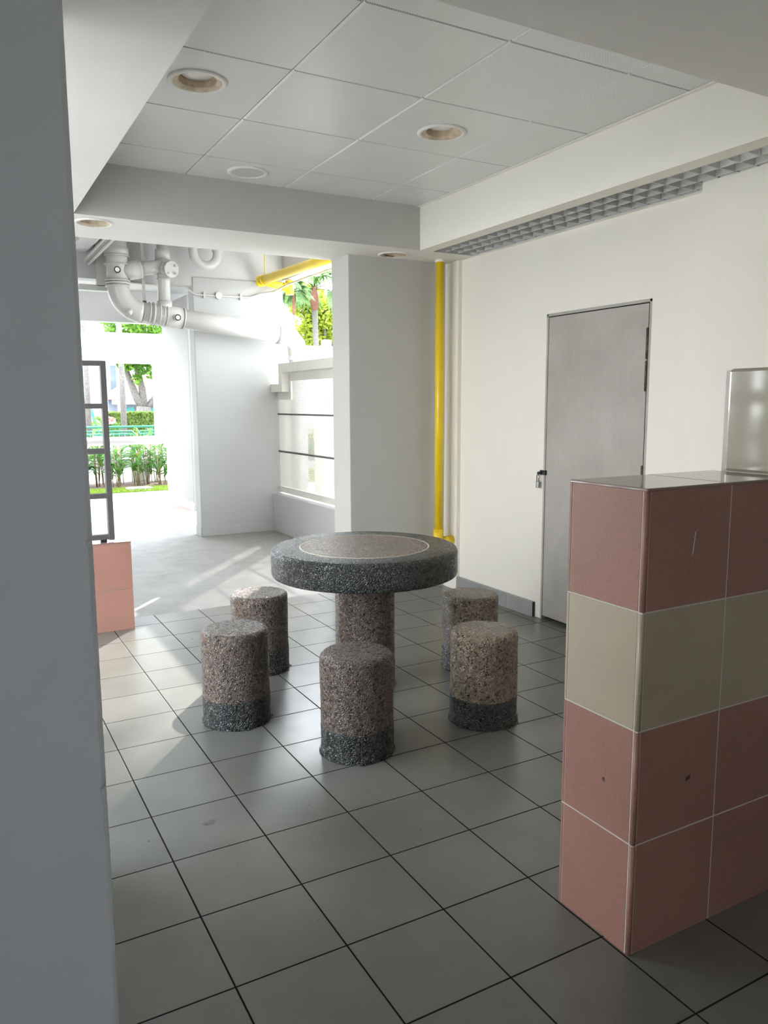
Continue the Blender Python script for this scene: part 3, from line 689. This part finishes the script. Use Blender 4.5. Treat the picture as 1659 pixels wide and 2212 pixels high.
b = B()
for a, c in ((px0-0.006, 3.96-0.004), (3.96+0.004, sx_+0.02)): b.box(a, c, py0-0.008, py1+0.004, zt-0.02, zt+0.006)
b.build('coping', M['pink_polished'], t, 0.008, label='polished pink top')
b = B(); b.box(sx_, pxe, py0, 0.44, zt+0.008, zt+0.985); b.build('raised_block', M['beige_gloss'], t, 0.03, label='glossy beige raised block')

def mark(name, pts, m, label, cat='mark'):
    o_ = pts[0]; b = B(); b.add(pts, [tuple(range(len(pts)))]); return b
b = mark('s', [(3.56, py0-0.003, 3.40), (3.575, py0-0.003, 3.42), (3.60, py0-0.003, 3.62), (3.585, py0-0.003, 3.60)], None, ''); b.build('pale_scratch', M['grout'], t, label='pale scratch on the top pink course')
b = mark('s', [(px0-0.003, 0.05, 1.42), (px0-0.003, 0.075, 1.43), (px0-0.003, 0.08, 1.455), (px0-0.003, 0.055, 1.46)], None, ''); b.build('dark_chip', M['rust'], t)
b = mark('s', [(3.62, py0-0.003, 1.42), (3.68, py0-0.003, 1.44), (3.68, py0-0.003, 1.475), (3.63, py0-0.003, 1.46)], None, ''); b.build('dark_chip', M['rust'], t)
# low tiled wall at the left with the ladder-like metal frame
t = thing('low_tiled_wall', (1.4, 11.88, 0), 'low pink tiled wall at left edge below the grey metal frame', 'low wall')
zt2 = 1.86
b = B(); b.box(-5, 1.40, 11.90, 12.48, 0, zt2-0.02); b.build('grout_core', M['grout'], t)
for z0, z1 in ((0, 0.86), (0.87, zt2-0.06), (zt2-0.05, zt2-0.022)):
    b = B()
    for a in [1.42-i for i in range(6)]: b.box(a-1+g, a-g if a < 1.4 else a, 11.88, 11.90, z0, z1)
    b.box(1.395, 1.42, 11.9, 12.5, z0, z1); b.build('pink_tile_course', M['pink_tile'], t, 0.003, 1)
b = B(); b.box(-5, 1.425, 11.87, 12.51, zt2-0.02, zt2); b.build('coping', M['pink_polished'], t, 0.006)
t = thing('metal_ladder_frame', (1.0, 12.0, zt2), 'grey metal frame with stacked open rectangles standing on the low pink wall at left', 'screen frame')
yf0, yf1 = 12.0, 12.16
for xx in (1.02, 0.42-0.02, -0.3, -1.0, -1.7): B().box(xx, xx+0.11, yf0, yf1, 1.895, 5.53).build('post', M['alu'], t, 0.006)
for z0, z1 in ((5.43, 5.53), (4.58, 4.68), (3.67, 3.78), (2.76, 2.86), (1.91, 2.01)):
    B().box(-1.65, 1.06, yf0+0.006, yf1-0.006, z0, z1).build('rail', M['alu'], t, 0.004)
b = B(); b.box(0.86, 0.98, 12.03, 12.13, zt2, 1.91); b.build('foot', M['black'], t)
b = B(); b.box(-0.8, -0.68, 12.03, 12.13, zt2, 1.91); b.build('foot', M['black'], t)

def stain(x, y, r, seed, name, lab):
    random.seed(seed); n = 14; vs = [(x+r*random.uniform(.35, 1)*math.cos(2*PI*k/n), y+0.6*r*random.uniform(.35, 1)*math.sin(2*PI*k/n), 0.0015) for k in range(n)]
    o = B().add(vs, [tuple(range(n))]).build(name, M['stain'], org=(x, y, 0)); tag(o, lab, 'stain')
stain(0.55, 3.55, 0.13, 1, 'floor_stain', 'faint dark scuff on the floor tiles left of the nearest stool')
# grey debris on the floor
random.seed(21)
for i, (x, y, lab) in enumerate(((-0.06, 0.16, 'small dark dried leaf on the grey floor tile nearest the camera, lower of two'), (0.10, 0.32, 'small dark crumb on the grey floor tile just above the dried leaf'))):
    b = B(); n = 7; vs = []
    for k in range(n): a = 2*PI*k/n; q = (0.030 if k else 0.055)*random.uniform(0.6, 1.0); vs.append((x+q*math.cos(a), y+0.6*q*math.sin(a), 0.002))
    vs.append((x, y, 0.016)); o = b.add(vs, [(k, (k+1) % n, n) for k in range(n)]).build('dried_leaf' if i == 0 else 'crumb', M['black'], org=(x, y, 0)); tag(o, lab, 'debris')

# ------------------------------------------------------------------ outdoors
gd = B(); gd.box(-160, 200, 38.3, 56, -0.6, -0.02); gd.box(18, 200, -60, 38.3, -0.6, -0.02); 
gl_ = B(); gl_.box(-160, -6, -60, 38.3, -0.6, -0.02); o = gl_.build('ground_left', M['path_bounce']); o['kind'] = 'structure'  # unseen ground, made pale to bounce more light up to the ceilings
o = gd.build('ground_paving', M['path']); o['kind'] = 'structure'
gd = B(); gd.box(-160, 300, 56, 420, -0.6, 1.15); o = gd.build('ground_far', M['path']); o['kind'] = 'structure'
def blades(b, x0, x1, y0, y1, n, h, mi=0, w=0.03, z=0.0):
    for _ in range(n):
        x, y = random.uniform(x0, x1), random.uniform(y0, y1); a = random.uniform(0, PI); hh = h*random.uniform(0.5, 1.2)
        dx, dy = math.cos(a)*w, math.sin(a)*w; tx, ty = random.uniform(-.1, .1), random.uniform(-.1, .1)
        b.add([(x-dx, y-dy, z), (x+dx, y+dy, z), (x+tx, y+ty, z+hh)], [(0,1,2)], mi)
random.seed(31)
gr = B(); gr.box(-4, 12.5, 38.3, 40.19, -0.3, 0.03); blades(gr, -1, 12.5, 38.35, 40.15, 9000, 0.16)
gr.box(12.5, 30, 38.3, 47, -0.3, 0.03); blades(gr, 12.5, 26, 38.3, 46, 9000, 0.2); o = gr.build('lawn_strip', M['grass']); tag(o, 'bright green grass strip at the edge of the sunlit paving', 'grass', kind='stuff')
sb = B(); sb.box(-4, 12.5, 40.2, 43.6, -0.3, 0.06); o = sb.build('planting_bed', M['soil']); tag(o, 'brown soil bed under the leafy flowering plants', 'soil', kind='stuff')

t = thing('inspection_cover', (7.2, 38.9, 0), 'pale concrete inspection slab set in the grass strip', 'slab')
b = B(); b.box(6.5, 7.85, 38.7, 39.5, 0, 0.16); b.build('concrete_slab', M['concrete'], t, 0.02); b = B(); b.box(6.62, 7.72, 38.8, 39.4, 0.16, 0.19); b.build('lid', M['path'], t, 0.01)

def leaf_blade(b, base, d, length, width, droop, mi=0, n=5):
    d = Vector(d).normalized(); side = d.cross(Vector((0,0,1)))
    if side.length < 0.05: side = Vector((1,0,0))
    side.normalize(); p = Vector(base); L, R, Cc = [], [], []
    for i in range(n+1):
        s_ = i/n; wd = width*math.sin(PI*min(0.98, 0.12+0.88*s_))**0.8
        q = p + d*(length*s_) + Vector((0,0,-droop*s_*s_*length)); up = Vector((0,0,0.25*wd))
        L.append(q+side*wd*0.5+up); R.append(q-side*wd*0.5+up); Cc.append(q)
    vs = L+Cc+R; m = n+1; fs = []
    for i in range(n): fs += [(i, i+1, m+i+1, m+i), (m+i, m+i+1, 2*m+i+1, 2*m+i)]
    b.add(vs, fs, mi, True)
def make_plant(loc, seed, h, label):
    random.seed(seed); t = thing('heliconia_plant', loc, label, 'plant', 'leafy flowering plants behind the grass strip')
    st_, lf = B(), B(); x0, y0, _ = loc
    for k in range(6):
        a = random.uniform(0, 2*PI); bx, by = x0+0.28*math.cos(a)*random.random(), y0+0.28*math.sin(a)*random.random()
        hh = h*random.uniform(0.6, 1.05); tx, ty = bx+random.uniform(-.25, .25), by+random.uniform(-.25, .25)
        st_.tube([(bx, by, 0.0), ((bx+tx)/2, (by+ty)/2, hh*0.5), (tx, ty, hh)], 0.022, 5)
        for j in range(5):
            s_ = 0.35+0.65*j/4; ang = random.uniform(0, 2*PI); el = random.uniform(0.5, 1.2)
            leaf_blade(lf, (bx+(tx-bx)*s_, by+(ty-by)*s_, hh*s_), (math.cos(ang)*math.cos(el), math.sin(ang)*math.cos(el), math.sin(el)), random.uniform(0.7, 1.25), random.uniform(0.14, 0.26), random.uniform(0.2, 0.7))
        if k < 2:
            fw_ = B()
            for q in range(4): leaf_blade(fw_, (tx, ty, hh+0.1*q), (random.uniform(-1,1), random.uniform(-1,1), 0.9), 0.28, 0.06, 0.1, n=2)
            fw_.build('flower', M['flower'], t)
    st_.build('stem', M['stem'], t); lf.build('foliage', M['leaf_dk'], t)
    return t
protos = [make_plant((4.6, 41.0, 0.06), 41, 2.6, 'leafy plant with orange flower spikes in the bed behind the grass strip'),
          make_plant((5.5, 41.5, 0.06), 42, 3.0, 'leafy plant with orange flower spikes in the bed behind the grass strip'),
          make_plant((6.3, 40.8, 0.06), 43, 2.3, 'leafy plant with orange flower spikes in the bed behind the grass strip')]
bpy.context.view_layer.update()
random.seed(51)
for i, (x, y) in enumerate([(4.9, 42.4), (5.9, 42.8), (6.8, 42.6), (7.5, 41.1), (8.2, 41.8), (8.8, 40.9), (9.5, 41.6), (7.8, 43.0), (8.9, 42.9), (9.9, 42.6), (10.4, 41.2), (3.6, 41.4), (2.9, 42.0), (4.0, 42.9), (10.9, 42.4)]):
    copy_tree(protos[i % 3], (x, y, 0.06)).rotation_euler.z = random.uniform(0, 6.28)

# pedestrian rail: thick white tube
t = thing('white_barrier_rail', (5, 35.0, 2.8), 'thick white horizontal tube rail in front of the planting', 'railing')
b = B(); b.tube([(-4, 35.0, 2.84), (7.75, 35.0, 2.92)], 0.20, 24); b.build('tube', M['white_paint'], t)
b = B(); b.tube([(-3.8, 35.0, 0), (-3.8, 35.0, 2.84)], 0.14, 16); b.build('post', M['white_paint'], t); b = B(); b.tube([(7.9, 35.0, 0), (7.9, 35.0, 2.92)], 0.14, 16); b.tube([(7.7, 35.0, 2.92), (7.9, 35.0, 2.92)], 0.2, 16); b.build('post', M['white_paint'], t)

t = thing('concrete_bench', (8, 44.5, 0), 'old grey concrete bench slab on stub legs behind the plants', 'bench')
b = B(); b.box(6.6, 12.5, 44.2, 45.2, 1.05, 1.40); b.build('seat_slab', M['concrete'], t, 0.02)
for x in (8.0, 11.2): b = B(); b.box(x, x+0.9, 44.35, 45.05, 0, 1.05); b.build('leg', M['concrete'], t, 0.02)

# covered linkway
t = thing('covered_walkway', (8, 50, 0), 'white covered walkway with flat roof sheets and square posts beyond the planting', 'walkway shelter')
b = B(); b.add([(-10, 49.6, 7.75), (16, 49.6, 7.75), (20, 57.0, 9.9), (-6, 57.0, 9.9)], [(0,1,2,3)]); b.add([(-10, 49.6, 7.82), (16, 49.6, 7.82), (20, 57.0, 9.97), (-6, 57.0, 9.97)], [(3,2,1,0)]); b.build('roof_sheet', M['white_paint'], t)
b = B(); b.box(-10, 16, 49.6, 49.9, 7.35, 7.85); b.build('front_beam', M['cream_frame'], t, 0.01)
b = B(); b.box(-6, 20, 56.9, 57.2, 9.3, 9.95); b.build('back_beam', M['cream_frame'], t, 0.01)
for x in (-1.4, 3.1, 6.6, 10.55, 14.6):
    b = B(); b.box(x, x+0.62, 49.45, 50.05, 7.28, 7.9); b.build('beam_bracket', M['cream_frame'], t, 0.01)
for x in (1.0, 10.62):
    b = B(); b.box(x, x+0.66, 49.5, 50.1, 0, 7.4); b.build('post', M['cream_frame'], t, 0.02)
for x in range(-8, 16, 3): B().add([(x, 49.6, 7.74), (x+0.1, 49.6, 7.74), (x+4.1, 57, 9.89), (x+4, 57, 9.89)], [(0,1,2,3)]).build('roof_seam', M['alu'], t)

# green railing
t = thing('green_hoop_railing', (11, 62, 1.15), 'low green metal railing in front of the clipped hedge', 'railing')
for a, c in ((5.0, 11.7), (11.9, 18.0), (18.2, 24.0)):
    b = B()
    b.tube([(a, 62, 1.15), (a, 62, 2.2), (a+0.25, 62, 2.5), (c-0.25, 62, 2.5), (c, 62, 2.2), (c, 62, 1.15)], 0.085, 8)
    k = a+0.5
    while k < c-0.3: b.tube([(k, 62, 1.15), (k, 62, 2.45)], 0.03, 5); k += 0.45
    b.build('hoop_panel', M['green_metal'], t)
t = thing('kerb_rail', (11, 66, 1.15), 'second green rail line just behind the hoop railing', 'railing')
for z in (2.1, 2.75): B().tube([(5, 66, z), (26, 66, z)], 0.10, 8).build('rail', M['green_metal'], t)
for x in range(6, 26, 4): B().tube([(x, 66, 1.1), (x, 66, 2.75)], 0.08, 8).build('post', M['green_metal'], t)

# foliage helpers
def crown(b, blobs, n, size, mi=0, squash=0.8):
    tot = sum(r**2 for *_, r in blobs)
    for cx, cy, cz_, r in blobs:
        for _ in range(int(n*r*r/tot)):
            d = Vector((random.gauss(0,1), random.gauss(0,1), random.gauss(0,1))).normalized()*r*random.uniform(0.45, 1.05)
            p = Vector((cx, cy, cz_))+Vector((d.x, d.y, d.z*squash))
            u = Vector((random.gauss(0,1), random.gauss(0,1), random.gauss(0,0.7))).normalized(); v = u.cross(Vector((random.gauss(0,1), random.gauss(0,1), random.gauss(0,1)))).normalized()
            s_ = size*random.uniform(0.6, 1.3)
            b.add([p-u*s_, p-v*s_*0.45, p+u*s_, p+v*s_*0.45], [(0,1,2,3)], mi)
def shade_tree(loc, limbs, blobs, n, size, label, lm='leaf', bark='bark', group=None):
    t = thing('shade_tree', loc, label, 'tree', group)
    b = B()
    for pts, rs in limbs: b.tube(pts, rs, 12)
    b.build('trunk', M[bark], t); b = B(); crown(b, blobs, n, size); b.build('foliage', M[lm], t); return t
random.seed(61)
Xc, Yc = 18.3, 90
shade_tree((Xc, Yc, 1.15), [([(Xc, Yc, 1.1), (Xc+.1, Yc, 3.4), (Xc+.2, Yc, 4.4)], [0.95, 0.8, 0.85]),
    ([(Xc, Yc, 4.1), (Xc-.7, Yc, 5.8), (Xc-1.5, Yc, 8.2), (Xc-2.2, Yc, 11), (Xc-3.2, Yc, 15)], [0.5, 0.42, 0.34, 0.3, 0.2]),
    ([(Xc+.2, Yc, 4.1), (Xc+.1, Yc, 6.5), (Xc-.4, Yc, 9.0), (Xc+.6, Yc, 12), (Xc+.8, Yc, 16)], [0.5, 0.4, 0.32, 0.25, 0.2]),
    ([(Xc+.4, Yc, 4.0), (Xc+1.7, Yc, 5.6), (Xc+2.4, Yc, 8.0), (Xc+2.9, Yc, 11)], [0.45, 0.36, 0.3, 0.2])],
    [(Xc-1.0, Yc-2, 10.2, 2.2), (Xc+1.2, Yc-2, 9.2, 2.0), (Xc-1.9, Yc-1, 13.5, 2.2), (Xc+1.0, Yc, 13.6, 2.6), (Xc+2.0, Yc, 11.2, 1.8), (Xc-0.2, Yc+1, 15.8, 2.6), (Xc-2.2, Yc-2, 9.2, 1.1), (Xc-.8, Yc-2, 7.6, 0.7)],
    2600, 0.42, 'forked grey trunked tree with green crown in front of the red roofed pavilion')
for x, y, r, lab in ((12.35, 70, 0.27, 'slim pale tree trunk standing before the hedge, between frame and forked tree'), (9.3, 70, 0.26, 'slim grey trunk seen through the grey metal frame')):
    t = thing('slim_palm', (x, y, 1.15), lab, 'tree'); b = B(); b.tube([(x, y, 1.1), (x+.05, y, 7), (x-.05, y, 14), (x, y, 22)], [r, r*0.95, r*0.9, r*0.8], 12); b.build('trunk', M['palm_bark'], t)
    b = B()
    for k in range(12): a = k*PI/6; leaf_blade(b, (x, y, 22), (math.cos(a), math.sin(a), 0.9), 1.5, 0.4, 0.7)
    b.build('frond', M['palm_leaf'], t)

# hedges
random.seed(71)
def hedge(x0, x1, y0, y1, z0, z1, n, label, mat='hedge', name='clipped_hedge'):
    b = B(); b.box(x0+.15, x1-.15, y0+.15, y1-.15, z0, z1-.2)
    for _ in range(n):
        f = random.random(); x, y, z = random.uniform(x0, x1), random.uniform(y0, y1), random.uniform(z0, z1)
        if f < 0.55: y = y0+random.uniform(0, .25)
        elif f < 0.9: z = z1-random.uniform(0, .25)
        u = Vector((random.gauss(0,1), random.gauss(0,1), random.gauss(0,1))).normalized()*0.17; v = u.cross(Vector((random.gauss(0,1), random.gauss(0,1), random.gauss(0,1)))).normalized()*0.1
        p = Vector((x, y, z)); b.add([p-u, p-v, p+u, p+v], [(0,1,2,3)])
    return tag(b.build(name, M[mat]), label, 'hedge')
hedge(12.2, 17.2, 78, 80.5, 1.15, 3.9, 2200, 'taller clipped hedge left of the forked tree')
hedge(17.6, 26, 80.6, 83, 1.15, 3.5, 2200, 'lower clipped hedge running right behind the forked tree')
t = thing('croton_bush', (12.0, 74, 1.15), 'dark variegated bush with pink tips at the left end of the hedge', 'bush')
b = B(); crown(b, [(12.0, 74, 2.2, 1.0), (11.6, 74, 3.0, 0.7)], 700, 0.16); b.build('foliage', M['leaf_dk'], t); b = B(); crown(b, [(11.7, 73.4, 3.2, 0.5)], 60, 0.2); b.build('pink_leaves', M['flower_pink'], t)
t = thing('banana_clump', (12.8, 84, 1.15), 'small broad leaved palm beside the hedge', 'plant')
b = B(); random.seed(72)
for k in range(12): a = random.uniform(0, 2*PI); leaf_blade(b, (12.8, 84, 2.4), (math.cos(a)*.6, math.sin(a)*.6, 1.2), random.uniform(1.8, 3), 0.45, 0.6)
b.build('foliage', M['leaf'], t); B().tube([(12.8, 84, 1.1), (12.8, 84, 2.5)], 0.15, 8).build('stem', M['palm_bark'], t)

# pavilion with red roof
t = thing('red_roof_pavilion', (24, 110, 1.15), 'pavilion with faded red hipped roof and teal panels behind the hedge', 'building')
b = B(); x0, x1, y0, y1, ze, zr = 17.6, 40, 108, 120, 5.35, 9.0
b.add([(x0, y0, ze), (x1, y0, ze), (x1, y1, ze), (x0, y1, ze), (x0+5.5, (y0+y1)/2, zr), (x1-5.5, (y0+y1)/2, zr)], [(0,1,5,4), (1,2,5), (2,3,4,5), (3,0,4), (3,2,1,0)]); b.build('roof', M['roof_red'], t)
b = B(); b.box(x0+.6, x1-.6, y0+.4, y0+.7, 4.7, ze); b.build('fascia', M['white_paint'], t)
for k in range(8): x = 19+k*2.9; b = B(); b.box(x, x+.7, y0+.5, y0+1.1, 1.15, ze); b.build('pillar', M['white_paint'], t)
for k in range(7): x = 19.8+k*2.9; b = B(); b.box(x, x+1.5, y0+1.4, y0+1.5, 1.15, 4.3); b.build('panel', M['teal'], t)
b = B(); b.box(19, 39, 116, 116.3, 1.15, ze); b.build('rear_wall', M['blue_wall'], t)

# white blocks of flats
def block(x0, x1, y, z1, label, cols, name='apartment_block', mat='blue_wall'):
    t = thing(name, ((x0+x1)/2, y, 1.1), label, 'building'); b = B(); b.box(x0, x1, y, y+20, 1.1, z1); wl = b.build('wall', M[mat], t)
    for x in cols:
        for z in range(6, int(z1), 9):
            b = B(); b.box(x, x+0.9, y-0.05, y+0.1, z, z+5); b.build('window', M['glass_dk'], t)
    return t
block(4, 23.4, 130, 60, 'tall pale blue-white block behind the left trees', [21.9])
block(28.0, 46, 135, 60, 'tall white block to the right of the forked tree', [30.5, 34, 38, 42], mat='white_paint')
t = thing('swing_frame', (16.5, 105, 1.1), 'teal A-shaped play frame seen through the grey metal frame', 'play frame')
b = B(); b.tube([(14.3, 105, 6.2), (15.6, 105, 1.1)], 0.18, 8); b.tube([(14.3, 105, 6.2), (13.0, 105, 1.1)], 0.18, 8); b.tube([(12.8, 105, 4.2), (15.0, 105, 4.2)], 0.1, 8); b.build('frame', M['teal'], t)
random.seed(75)
t = thing('low_shrub', (12.5, 90, 1.15), 'low round green shrub at the foot of the pale block', 'bush'); b = B(); crown(b, [(13.5, 90, 1.8, 1.4), (11.5, 90, 1.7, 1.3)], 500, 0.2); b.build('foliage', M['leaf'], t)

# trees seen over the mesh window
random.seed(81)
def bush_tree(x, y, z, r, n, label, lm):
    t = thing('garden_tree', (x, y, 1.1), label, 'tree', 'trees beyond the window opening')
    b = B(); b.tube([(x, y, 1.1), (x+.3, y, z*0.6), (x, y, z)], [0.6, 0.45, 0.25], 10)
    for k in range(5): a = random.uniform(0, 6.28); b.tube([(x, y, z*0.6), (x+r*.5*math.cos(a), y+r*.5*math.sin(a), z+r*.3)], [0.3, 0.1], 6)
    b.build('trunk', M['bark'], t)
    b = B(); bl = [(x+random.uniform(-.6, .6)*r, y+random.uniform(-.5, .5)*r, z+random.uniform(-.6, .6)*r, r*random.uniform(.35, .55)) for _ in range(14)]
    crown(b, bl, n, 0.5); b.build('foliage', M[lm], t); return t
bush_tree(33.0, 95, 14.2, 5.6, 3800, 'yellow-green leafy tree left of the palm, over the mesh window', 'leaf_y')
bush_tree(45.5, 98, 15.8, 5.4, 4200, 'yellow-green leafy tree right of the palm, over the mesh window', 'leaf_y')
bush_tree(38.8, 112, 15.5, 6.6, 4200, 'greener leafy tree directly behind the palm trunk', 'leaf')
bush_tree(54.0, 92, 16.0, 5.0, 2600, 'green leafy tree farthest right beyond the window opening', 'leaf')
def palm(x, y, zt_, r, L, label, n=16, shaft=True):
    t = thing('fan_palm', (x, y, 1.1), label, 'palm tree')
    b = B(); b.tube([(x+.4, y, 1.1), (x+.15, y, zt_*0.5), (x, y, zt_)], [r*1.2, r, r*0.8], 12); b.build('trunk', M['palm_bark'], t)
    b = B(); b.lathe(x, y, [(r*0.9, zt_-1.2), (r*1.35, zt_-.4), (r*1.3, zt_+.4), (r*0.8, zt_+1.6), (0, zt_+2.2)], 14); b.build('crownshaft', M['shaft'], t, label='reddish brown crown base')
    b = B()
    for k in range(n):
        a = 2*PI*k/n+random.uniform(-.2, .2); el = random.uniform(-0.2, 1.0); d = Vector((math.cos(a)*math.cos(el), math.sin(a)*math.cos(el), math.sin(el)))
        st_ = Vector((x, y, zt_+1.5)); tip = st_+d*L*0.5; b.tube([st_, tip], [0.08, 0.04], 5)
        for j in range(9):
            s2 = (j-4)/4; side = d.cross(Vector((0,0,1))).normalized(); dd = (d+side*s2*0.9-Vector((0,0,0.25))).normalized(); leaf_blade(b, tip, dd, L*0.62, 0.42, 0.75, n=4)
    b.build('frond', M['palm_leaf'], t); return t
palm(40.6, 90, 17.8, 0.42, 5.0, 'fan palm with pale ringed trunk above the mesh window')
palm(35.2, 84, 16.4, 0.15, 2.4, 'smaller fan palm head to the left of the ringed palm', 10)

random.seed(88)
t = thing('added_dapple_tree', (66, 52, -0.02), 'tall unseen tree added outside to dapple the sunlight falling through the window opening', 'tree')  # added out-of-view tree, placed to break up the sun patch on the floor
b = B(); b.tube([(66, 52, -0.1), (66.3, 52.2, 20), (64, 53.5, 40)], [1.1, 0.9, 0.7], 12); b.tube([(64.2, 53.4, 38), (54, 60, 43.5), (44, 68, 44)], [0.5, 0.3, 0.15], 8); b.tube([(64.2, 53.4, 39), (58, 58, 46), (48, 66, 47)], [0.5, 0.3, 0.2], 8); b.build('trunk', M['bark'], t)
b = B(); crown(b, [(47, 64.5, 43.8, 3.4), (51, 61, 44.2, 3.6), (43, 68.5, 44.0, 3.6), (55, 58, 44.5, 3.4), (48, 66, 46.5, 5.0), (39.5, 71.5, 44.4, 3.4)], 3200, 0.45, squash=0.6); b.build('foliage', M['leaf'], t)
# white link building seen above the stepped beam and posts, benches behind the mesh
t = thing('white_canopy', (26, 60, 1.1), 'white flat canopy edge just above the stepped beam outside', 'canopy')
b = B(); b.box(21, 45, 60, 63, 8.5, 9.75); b.build('roof_edge', M['white_paint'], t, 0.02)
for x in (28.0, 36, 22): b = B(); b.box(x, x+.7, 59.8, 60.5, 1.1, 10.3); b.build('post', M['white_paint'], t)
for i, (x0, x1, y, lab) in enumerate(((12.45, 13.15, 30, 'pale outside pillar behind the mesh, middle of three'), (14.25, 15.0, 30.5, 'pale block-jointed outside pillar at the right of the mesh'), (10.2, 10.75, 26.5, 'pale outside pillar behind the mesh next to the far column'))):
    b = B(); b.box(x0, x1, y, y+.9, 0, 7.4); o = b.build('outside_pillar', M['cream_frame'], bevel=0.02, org=((x0+x1)/2, y, 0)); tag(o, lab, 'pillar')
t = thing('outdoor_bench', (13, 34, 0), 'pale outdoor bench and table seen through the mesh', 'bench')
b = B(); b.box(11.8, 14.6, 33.6, 34.3, 2.05, 2.25); b.build('top', M['cream_frame'], t, 0.01)
for x in (12.0, 14.1): b = B(); b.box(x, x+.3, 33.7, 34.2, 0, 2.05); b.build('leg', M['cream_frame'], t)
random.seed(91)
t = thing('flower_shrub', (18.6, 44, 0), 'orange flowering shrub seen through the mesh', 'bush'); b = B(); crown(b, [(18.6, 44, 2.0, 1.4), (20, 44.5, 1.6, 1.0)], 500, 0.22); b.build('foliage', M['leaf_dk'], t); B().tube([(18.6, 44, -0.02), (18.6, 44, 2.0)], 0.1, 6).build('stem', M['bark'], t); b = B(); crown(b, [(18.6, 43.6, 2.7, 0.9)], 50, 0.2); b.build('flower', M['flower'], t)

# opposite side of the lobby, mirrored in the glossy beige block
t = thing('beige_slot_screen', (-7, 8, 0), 'beige slotted screen at the open left side, seen mirrored in the glossy beige block', 'screen')
b = B()
for i in range(8): B().box(-9.1, -9.0, 5.0+i*1.05, 5.72+i*1.05, 0, 7.2).build('slat', M['cream_frame'], t)
for z in (2.6, 4.6, 6.2): b = B(); b.box(-9.12, -8.98, 5.0, 13.1, z, z+0.4); b.build('rail', M['cream_frame'], t)
for ob in ROOTS:
    if 'org' in ob: del ob['org']
for ob in COL.objects:
    if 'org' in ob: del ob['org']
